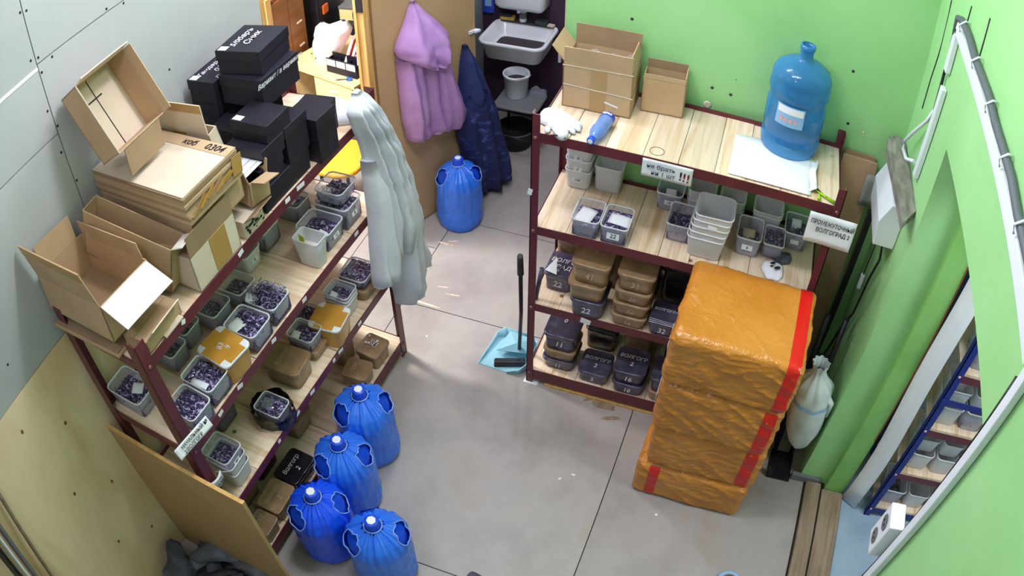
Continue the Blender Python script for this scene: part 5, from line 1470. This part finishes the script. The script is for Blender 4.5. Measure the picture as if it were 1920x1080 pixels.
bc_ = thing('tool_case', 'black upright case with an orange latch beside the wardrobe', 'case', (-2.53, 2.20, 0))
MB().box((-0.14, -0.17, 0), (0.14, 0.17, 1.10)).build('body', 'black_card', bc_, bevel=0.02)
MB().box((0.141, -0.12, 0.90), (0.16, -0.05, 0.98)).build('latch', 'folder_orange', bc_, bevel=0.006)
MB().box((0.141, -0.16, 0.84), (0.146, 0.16, 0.85)).build('seam', 'dark_steel', bc_)
cab = thing('shelf_unit', 'low dark shelf unit behind the office desk', 'shelf', (-2.02, 2.28, 0))
MB().box((-0.25, -0.15, 0), (0.28, 0.15, 0.78)).build('body', 'black_card', cab)
MB().box((-0.26, -0.16, 0.78), (0.29, 0.16, 0.80)).build('top', 'dark_steel', cab)
cbx = thing('storage_box', 'cream storage box with a grey lid on the office shelf', 'box', (-2.21, 2.28, 0.8005))
MB().box((-0.10, -0.08, 0), (0.10, 0.08, 0.10)).build('body', 'cream_panel', cbx, bevel=0.004)
MB().box((-0.105, -0.085, 0.10), (0.105, 0.085, 0.125)).build('lid', 'stool_grey', cbx, bevel=0.004)
ysl = thing('stool', 'yellow seat of a stool inside the office doorway', 'stool', (-1.62, 0.98, 0))
MB().rings([rrect(.36, .38, .12, 0.40, 6), rrect(.38, .40, .13, 0.41, 6), rrect(.38, .40, .13, 0.43, 6), rrect(.36, .38, .12, 0.438, 6)], True, True).build('seat', 'yellow_seat', ysl)
for a, b in ((-1, -1), (1, -1), (-1, 1), (1, 1)):
    MB().tube([(a * 0.12, b * 0.12, 0), (a * 0.10, b * 0.10, 0.405)], 0.012, 8).build('leg', 'dark_steel', ysl)

# ================================================================ right wall: conduit, cables, boxes
cd = thing('cable_channel', 'white cable channel running along the green wall above the doorway', 'cable channel', (0, 0, 0))
XW = XR - 0.003
def chan(a, b, w=0.042, t=0.022, nm='channel'):
    (y0, z0), (y1, z1) = a, b
    l = math.hypot(y1 - y0, z1 - z0)
    an = math.atan2(z1 - z0, y1 - y0)
    MB().box((-t, -l / 2, -w / 2), (0, l / 2, w / 2)).build(nm, 'conduit_white', cd, (XW, (y0 + y1) / 2, (z0 + z1) / 2), (an, 0, 0), bevel=0.003)
chan((0.085, 2.475), (0.085, 2.285))
chan((0.06, 2.225), (0.075, 1.80))
chan((0.085, 2.478), (-1.41, 2.375), 0.052)
chan((-1.432, 2.36), (-1.432, 1.25), 0.034)
MB().tube([(XW - 0.012, 0.10, 2.44), (XW - 0.02, 0.085, 2.515)] + [(XW - 0.018, 0.03 - 0.13 * k, 2.530 - 0.009 * k + 0.006 * math.sin(2.1 * k)) for k in range(12)], 0.014, 8).build('cable', 'cable_grey', cd)
MB().tube([(XW - 0.014, 0.115, 2.45), (XW - 0.012, 0.112, 2.30), (XW - 0.012, 0.10, 2.10), (XW - 0.012, 0.105, 1.80)], 0.007, 6).build('cable', 'cable_black', cd)
MB().tube([(XW - 0.008, -1.395, 2.30), (XW - 0.008, -1.40, 1.9), (XW - 0.008, -1.398, 1.3)], 0.006, 6).build('cable', 'cable_black', cd)
for k in range(5):
    y = -0.02 - 0.26 * k
    MB().tube([(XW - 0.03, y, 2.50 - 0.018 * k), (XW - 0.04, y, 2.525 - 0.018 * k), (XW - 0.02, y - 0.008, 2.55 - 0.018 * k), (XW - 0.002, y, 2.545 - 0.018 * k)], 0.004, 6).build('cable_tie', 'conduit_white', cd)
lp_ = thing('cable_loop', 'loose white cable loop at the wall beside the grey plank', 'cable', (0, 0, 0))
MB().tube([(XW - 0.012, 0.10, 2.10), (XW - 0.02, 0.13, 2.03), (XW - 0.04, 0.23, 1.90), (XW - 0.05, 0.28, 1.83), (XW - 0.05, 0.27, 1.79), (XW - 0.04, 0.20, 1.79), (XW - 0.02, 0.13, 1.83)], 0.008, 8).build('cable', 'conduit_white', lp_)
wp = thing('wood_plank', 'weathered grey plank fixed to the green wall above the white box', 'plank', (1.527, 0.135, 1.70), 0.03)
MB().add([(-0.05, 0.20, 0), (-0.025, -0.31, 0), (0.048, -0.20, 0), (0.05, 0.32, 0), (0.01, 0.335, 0), (-0.03, 0.30, 0)] + [(-0.05, 0.20, 0.035), (-0.025, -0.31, 0.035), (0.048, -0.20, 0.035), (0.05, 0.32, 0.035), (0.01, 0.335, 0.035), (-0.03, 0.30, 0.035)], [(6, 7, 8, 9, 10, 11), (5, 4, 3, 2, 1, 0), (0, 1, 7, 6), (1, 2, 8, 7), (2, 3, 9, 8), (3, 4, 10, 9), (4, 5, 11, 10), (5, 0, 6, 11)]).build('plank', 'old_wood', wp)
wbx = thing('electric_box', 'white electric box below the grey plank on the green wall', 'electric box', (1.528, 0.21, 1.43))
MB().add([(-0.05, -0.16, 0), (0.05, -0.16, 0), (0.05, 0.18, 0), (-0.05, 0.18, 0), (-0.058, -0.16, 0.12), (0.05, -0.16, 0.12), (0.05, 0.18, 0.12), (-0.058, 0.18, 0.12), (-0.02, -0.16, 0.215), (0.05, -0.16, 0.215), (0.05, 0.18, 0.215), (-0.02, 0.18, 0.215)], [(0, 3, 2, 1), (0, 1, 5, 4), (4, 5, 9, 8), (1, 2, 6, 5), (5, 6, 10, 9), (2, 3, 7, 6), (6, 7, 11, 10), (3, 0, 4, 7), (7, 4, 8, 11), (8, 9, 10, 11)]).build('housing', 'white_plastic', wbx, bevel=0.003)
MB().tube([(0.0, -0.14, 0.0), (0.02, -0.12, -0.10), (0.03, -0.03, -0.30), (0.03, 0.0, -0.55), (0.02, 0.08, -0.75), (0.0, 0.12, -1.0)], 0.006, 6).build('cable', 'cable_black', wbx)
gc = thing('grey_card', 'grey card hanging in the corner left of the white electric box', 'card', (1.485, 0.425, 1.34))
solid(MB().grid(lambda u, v: (-0.052 + 0.10 * u + 0.006 * v, 0.01 * math.sin(3 * u), 0.175 * v), 4, 4).build('card', 'grey_card', gc), 0.006)
pw = thing('dark_post', 'dark narrow post leaning in the green corner', 'post', (1.48, 0.36, 0))
MB().box((-0.014, -0.02, 0.002), (0.014, 0.02, 1.37)).build('post', 'dark_steel', pw, None, (0.0, 0.012, 0))
bdx = thing('cardboard_sheet', 'tall brown cardboard sheet standing behind the right upright', 'cardboard', (1.39, 0.462, 0))
MB().box((-0.085, -0.006, 0.001), (0.09, 0.006, 1.565)).build('sheet', 'cardboard', bdx)
MB().box((-0.08, 0.007, 0.001), (0.075, 0.018, 1.585)).build('sheet', 'cardboard_dark', bdx)
swt = thing('switch', 'small white pull switch hanging on a dark cord in the green corner', 'switch', (1.555, 0.30, 1.02))
MB().tube([(0, 0, 0.02), (0.012, 0.02, 0.38)], 0.003, 6).build('cord', 'cable_black', swt)
MB().box((-0.01, -0.012, -0.055), (0.01, 0.012, 0.03)).build('body', 'white_plastic', swt, bevel=0.004)
soc = thing('wall_socket', 'white double socket on the green wall beside the near cable channel', 'socket', (XR - 0.001, -1.345, 1.53))
MB().box((-0.05, -0.045, -0.085), (0, 0.045, 0.085)).build('housing', 'white_plastic', soc, bevel=0.004)
for z in (-0.04, 0.04):
    rs_ = MB().lathe([(0.026, 0), (0.024, 0.002)], 16).build('socket_well', 'stool_grey', soc, (-0.051, 0, z), (0, -PI / 2, 0))
    for y in (-0.009, 0.009):
        MB().lathe([(0.005, 0), (0.004, 0.001)], 8).build('pin_hole', 'black_ink', rs_, (0, y, 0.0025))

# white sack and hand truck behind the parcels
ht = thing('hand_truck', 'black hand truck standing between the orange parcels and the green wall', 'hand truck', (1.455, 0.03, 0))
for sx in (-0.045, 0.05):
    MB().tube([(sx, -0.07, 0.02), (sx, 0.0, 0.30), (sx, 0.05, 0.95)], 0.014, 8).build('upright', 'dark_steel', ht)
MB().box((-0.06, -0.24, 0.001), (0.07, -0.06, 0.012)).box((-0.06, -0.24, 0.012), (-0.035, -0.215, 0.09)).build('toe_plate', 'dark_steel', ht)
for z, y in ((0.35, 0.01), (0.70, 0.03)):
    MB().tube([(-0.045, y, z), (0.05, y, z)], 0.010, 8).build('crossbar', 'dark_steel', ht)
for sx in (-0.055, 0.062):
    MB().lathe([(0.05, -0.014), (0.06, -0.01), (0.06, 0.01), (0.05, 0.014)], 20, M=Matrix.Translation((sx, 0.03, 0.0605)) @ Matrix.Rotation(PI / 2, 4, 'Y')).build('wheel', 'dark_rubber', ht)
sw = thing('white_sack', 'tied white sack with a light blue band hanging beside the parcels', 'sack', (1.470, -0.13, 0.235))
def fsack(u, v):
    a = 2 * PI * u
    w = [0.03, 0.068, 0.085, 0.094, 0.098, 0.098, 0.092, 0.074, 0.026, 0.04]
    k = v * (len(w) - 1)
    i = min(int(k), len(w) - 2)
    r = w[i] * (1 - k + i) + w[i + 1] * (k - i)
    r *= 1 + 0.12 * noise.noise((math.cos(a) * 2, math.sin(a) * 2, v * 3)) + (0.15 * math.sin(9 * a) if v > .72 else 0)
    return (r * 1.05 * math.cos(a) + 0.05 * (0.4 - v) - .02 * v, r * math.sin(a), 0.62 * v)
MB().grid(fsack, 30, 22).build('sack', 'sack_white', sw)
MB().grid(lambda u, v: tuple(Vector(fsack(u, 0.60 + 0.03 * v)) * 1.0 + Vector(((fsack(u, .6)[0] - fsack(u + .5, .6)[0]) * .02, (fsack(u, .6)[1] - fsack(u + .5, .6)[1]) * .02, 0))), 30, 1).build('blue_band', 'label_blue', sw)
MB().tube([(0.03, -0.02, 0.44), (0.075, -0.03, 0.40), (0.085, -0.03, 0.30)], [0.02, 0.016, 0.006], 8).build('loose_corner', 'sack_white', sw)

# ================================================================ store room rack
def store_rack():
    r = thing('storage_rack', 'blue metal rack full of clear tubs beyond the right doorway', 'shelving rack', (2.0, -0.31, 0), 0.0)
    L, D = 0.95, 0.44
    for x, sx in ((0, 1), (L, -1)):
        for y, sy in ((0, 1), (D, -1)):
            m = MB().box((min(x, x + sx * .035), min(y, y + sy * .004), 0), (max(x, x + sx * .035), max(y, y + sy * .004), 1.95)).box((min(x, x + sx * .004), min(y, y + sy * .035), 0), (max(x, x + sx * .004), max(y, y + sy * .035), 1.95))
            u = m.build('upright', 'blue_steel', r)
            if y == 0 and x == 0:
                for z in (0.07, 0.41, 0.78, 1.17, 1.55):
                    MB().lathe([(0.008, 0), (0.004, 0.005)], 8, M=Matrix.Translation((0.018, 0, z)) @ Matrix.Rotation(PI / 2, 4, 'X')).build('bolt', 'folder_pink', u)
    for k, z in enumerate((0.07, 0.41, 0.78, 1.17, 1.55)):
        MB().box((.004, .004, z - .035), (L - .004, .008, z + .008)).build('beam', 'blue_steel' if k == 0 else 'maroon', r)
        MB().box((.004, D - .008, z - .035), (L - .004, D - .004, z + .008)).build('beam', 'maroon', r)
        for i in range(5):
            x0 = .012 + (L - .024) * i / 5
            MB().box((-(L - .024) / 10 + .001, -D / 2 + .005, -.016), ((L - .024) / 10 - .001, D / 2 - .005, 0)).build('plank', 'pine', r, (x0 + (L - .024) / 10, D / 2, z + 0.024))
    MB().box((.0, -.004, 0.985), (L, .0, 1.02)).build('brace', 'blue_steel', r)
    return r
store_rack()
n_ = 0
for k, z in enumerate((0.07, 0.41, 0.78, 1.17, 1.55)):
    for i in range(3):
        lab = '%s clear tub from the left on the %s shelf of the blue rack' % (('first', 'second', 'third')[i], ('bottom', 'second', 'third', 'fourth', 'top')[k])
        tub(lab, (2.105 + 0.15 * i + 0.01 * (k % 2), -0.31 + 0.12, z + 0.0245), 0.02 * (i - 1), w=0.135, d=0.18, h=0.13, fill='steel' if (i + k) % 3 == 0 else None, level=0.3, group='tubs on the blue rack', seed=i + k)
for k, z in enumerate((0.41, 0.78)):
    for i in range(3):
        lab = '%s upper-layer tub from the left on the %s shelf of the blue rack' % (('first', 'second', 'third')[i], ('second', 'third')[k])
        tub(lab, (2.105 + 0.15 * i, -0.31 + 0.13, z + 0.155), 0.02, w=0.13, d=0.17, h=0.10, group='tubs on the blue rack', seed=i)

# ================================================================ lower left corner
def dark_roll(label, loc, rz, l, r, seed, tilt=0.0):
    o = thing('dark_sack', label, 'sack', loc, rz, 'dark folded sacks behind the plywood divider')
    def f(u, v):
        a = 2 * PI * u
        x = (v - .5) * l
        w = r * (math.sin(PI * min(max(v, 0.02), 0.98)) ** 0.45)
        w *= 1 + 0.35 * noise.noise((x * 14 + seed, math.cos(a) * 2.2, math.sin(a) * 2.2))
        return (x, w * 1.0 * math.cos(a) + 0.03 * math.sin(4 * v + seed), r * 0.42 + w * 0.40 * math.sin(a) + 0.02 * (1 + math.sin(5 * v + seed)) * (1 if seed > 14 else 0))
    MB().grid(f, 20, 22).build('sack', 'sack_dark' if int(seed) % 2 else 'sack_grey', o)
    return o
sl = []
for lay, ly in enumerate(('bottom', 'middle', 'top')):
    n_s = (5, 5, 4)[lay]
    for k in range(n_s):
        fx = (k + (0.0, 0.35, 0.6)[lay] + 0.3) / 5
        side = ('nearest the plywood wall', 'second from the plywood wall', 'third from the plywood wall', 'fourth from the plywood wall', 'nearest the plywood divider')[k]
        sl.append((-1.19 + 0.55 * fx + R_.uniform(-.02, .02), -1.70 - 0.03 * lay + 0.04 * fx + (0.06 if k % 2 else -0.08) + R_.uniform(-.02, .02), 0.062 * lay, R_.uniform(-0.5, 0.9), R_.uniform(0.24, 0.36), R_.uniform(0.050, 0.062), 'dark folded sack in the %s layer, %s' % (ly, side)))
for i, (x, y, z, rz, l, r, lab) in enumerate(sl):
    dark_roll(lab, (x, y, z), rz, l, r, i * 3.3)
po = [(-1.20, -2.474, -1.248, -2.168, 1.70, 'thin brown metal profile leaning on the plywood wall, nearest the sacks', 'threshold_wood', 0.010),
      (-1.19, -2.52, -1.242, -2.27, 1.66, 'grey metal profile leaning beside the thin brown one', 'stool_grey', 0.014),
      (-1.17, -2.55, -1.238, -2.31, 1.62, 'pale metal profile leaning at the left picture edge', 'conduit_white', 0.010),
      (-1.14, -2.58, -1.232, -2.36, 1.58, 'dark metal profile leaning last at the left picture edge', 'dark_steel', 0.016)]
for x0, y0, x1, y1, h, lab, mt, w in po:
    o = thing('metal_profile', lab, 'metal profile', (x0, y0, 0), 0, 'metal profiles leaning on the wall')
    a, b = Vector((0, 0, 0.012)), Vector((x1 - x0, y1 - y0, h))
    d = (b - a).normalized()
    sd = d.cross(Vector((0, 0, 1))).normalized()
    up2 = sd.cross(d)
    vs = []
    for p in (a, b):
        for ex, ey in ((-1, -1), (1, -1), (1, 1), (-1, 1)):
            vs.append(p + sd * w * ex + up2 * w * .5 * ey)
    MB().add(vs, [(0, 1, 2, 3), (7, 6, 5, 4), (0, 4, 5, 1), (1, 5, 6, 2), (2, 6, 7, 3), (3, 7, 4, 0)]).build('profile', mt, o)
bxk = thing('dark_crate', 'dark crate with a yellow edge in the lower left picture corner', 'crate', (-1.02, -2.72, 0))
MB().box((-0.20, -0.16, 0), (0.20, 0.13, 0.62)).build('body', 'black_card', bxk)
MB().box((-0.205, -0.165, 0.60), (0.205, -0.10, 0.625)).build('edge', 'yellow_seat', bxk)

# bits at the lower picture edge
fg = thing('grey_rag', 'dark grey rag on the floor at the lower picture edge', 'rag', (0.19, -1.225, 0), -0.2)
MB().rings([rrect(.12, .10, .02, 0.0, 4), rrect(.115, .095, .02, 0.012, 4), rrect(.08, .06, .02, 0.016, 4)], True, True).build('cloth', 'sack_dark', fg)
rl = thing('tape_roll', 'roll with a pale rim on the floor at the lower picture edge', 'roll', (1.325, -0.885, 0))
MB().lathe([(0.065, 0), (0.066, 0.04), (0.062, 0.048), (0.045, 0.048), (0.043, 0.002)], 24, cap0=False, cap1=False).build('roll', 'label_blue', rl)
MB().lathe([(0.043, 0.001), (0.042, 0.046)], 24, cap0=False, cap1=False).build('core', 'cardboard', rl)
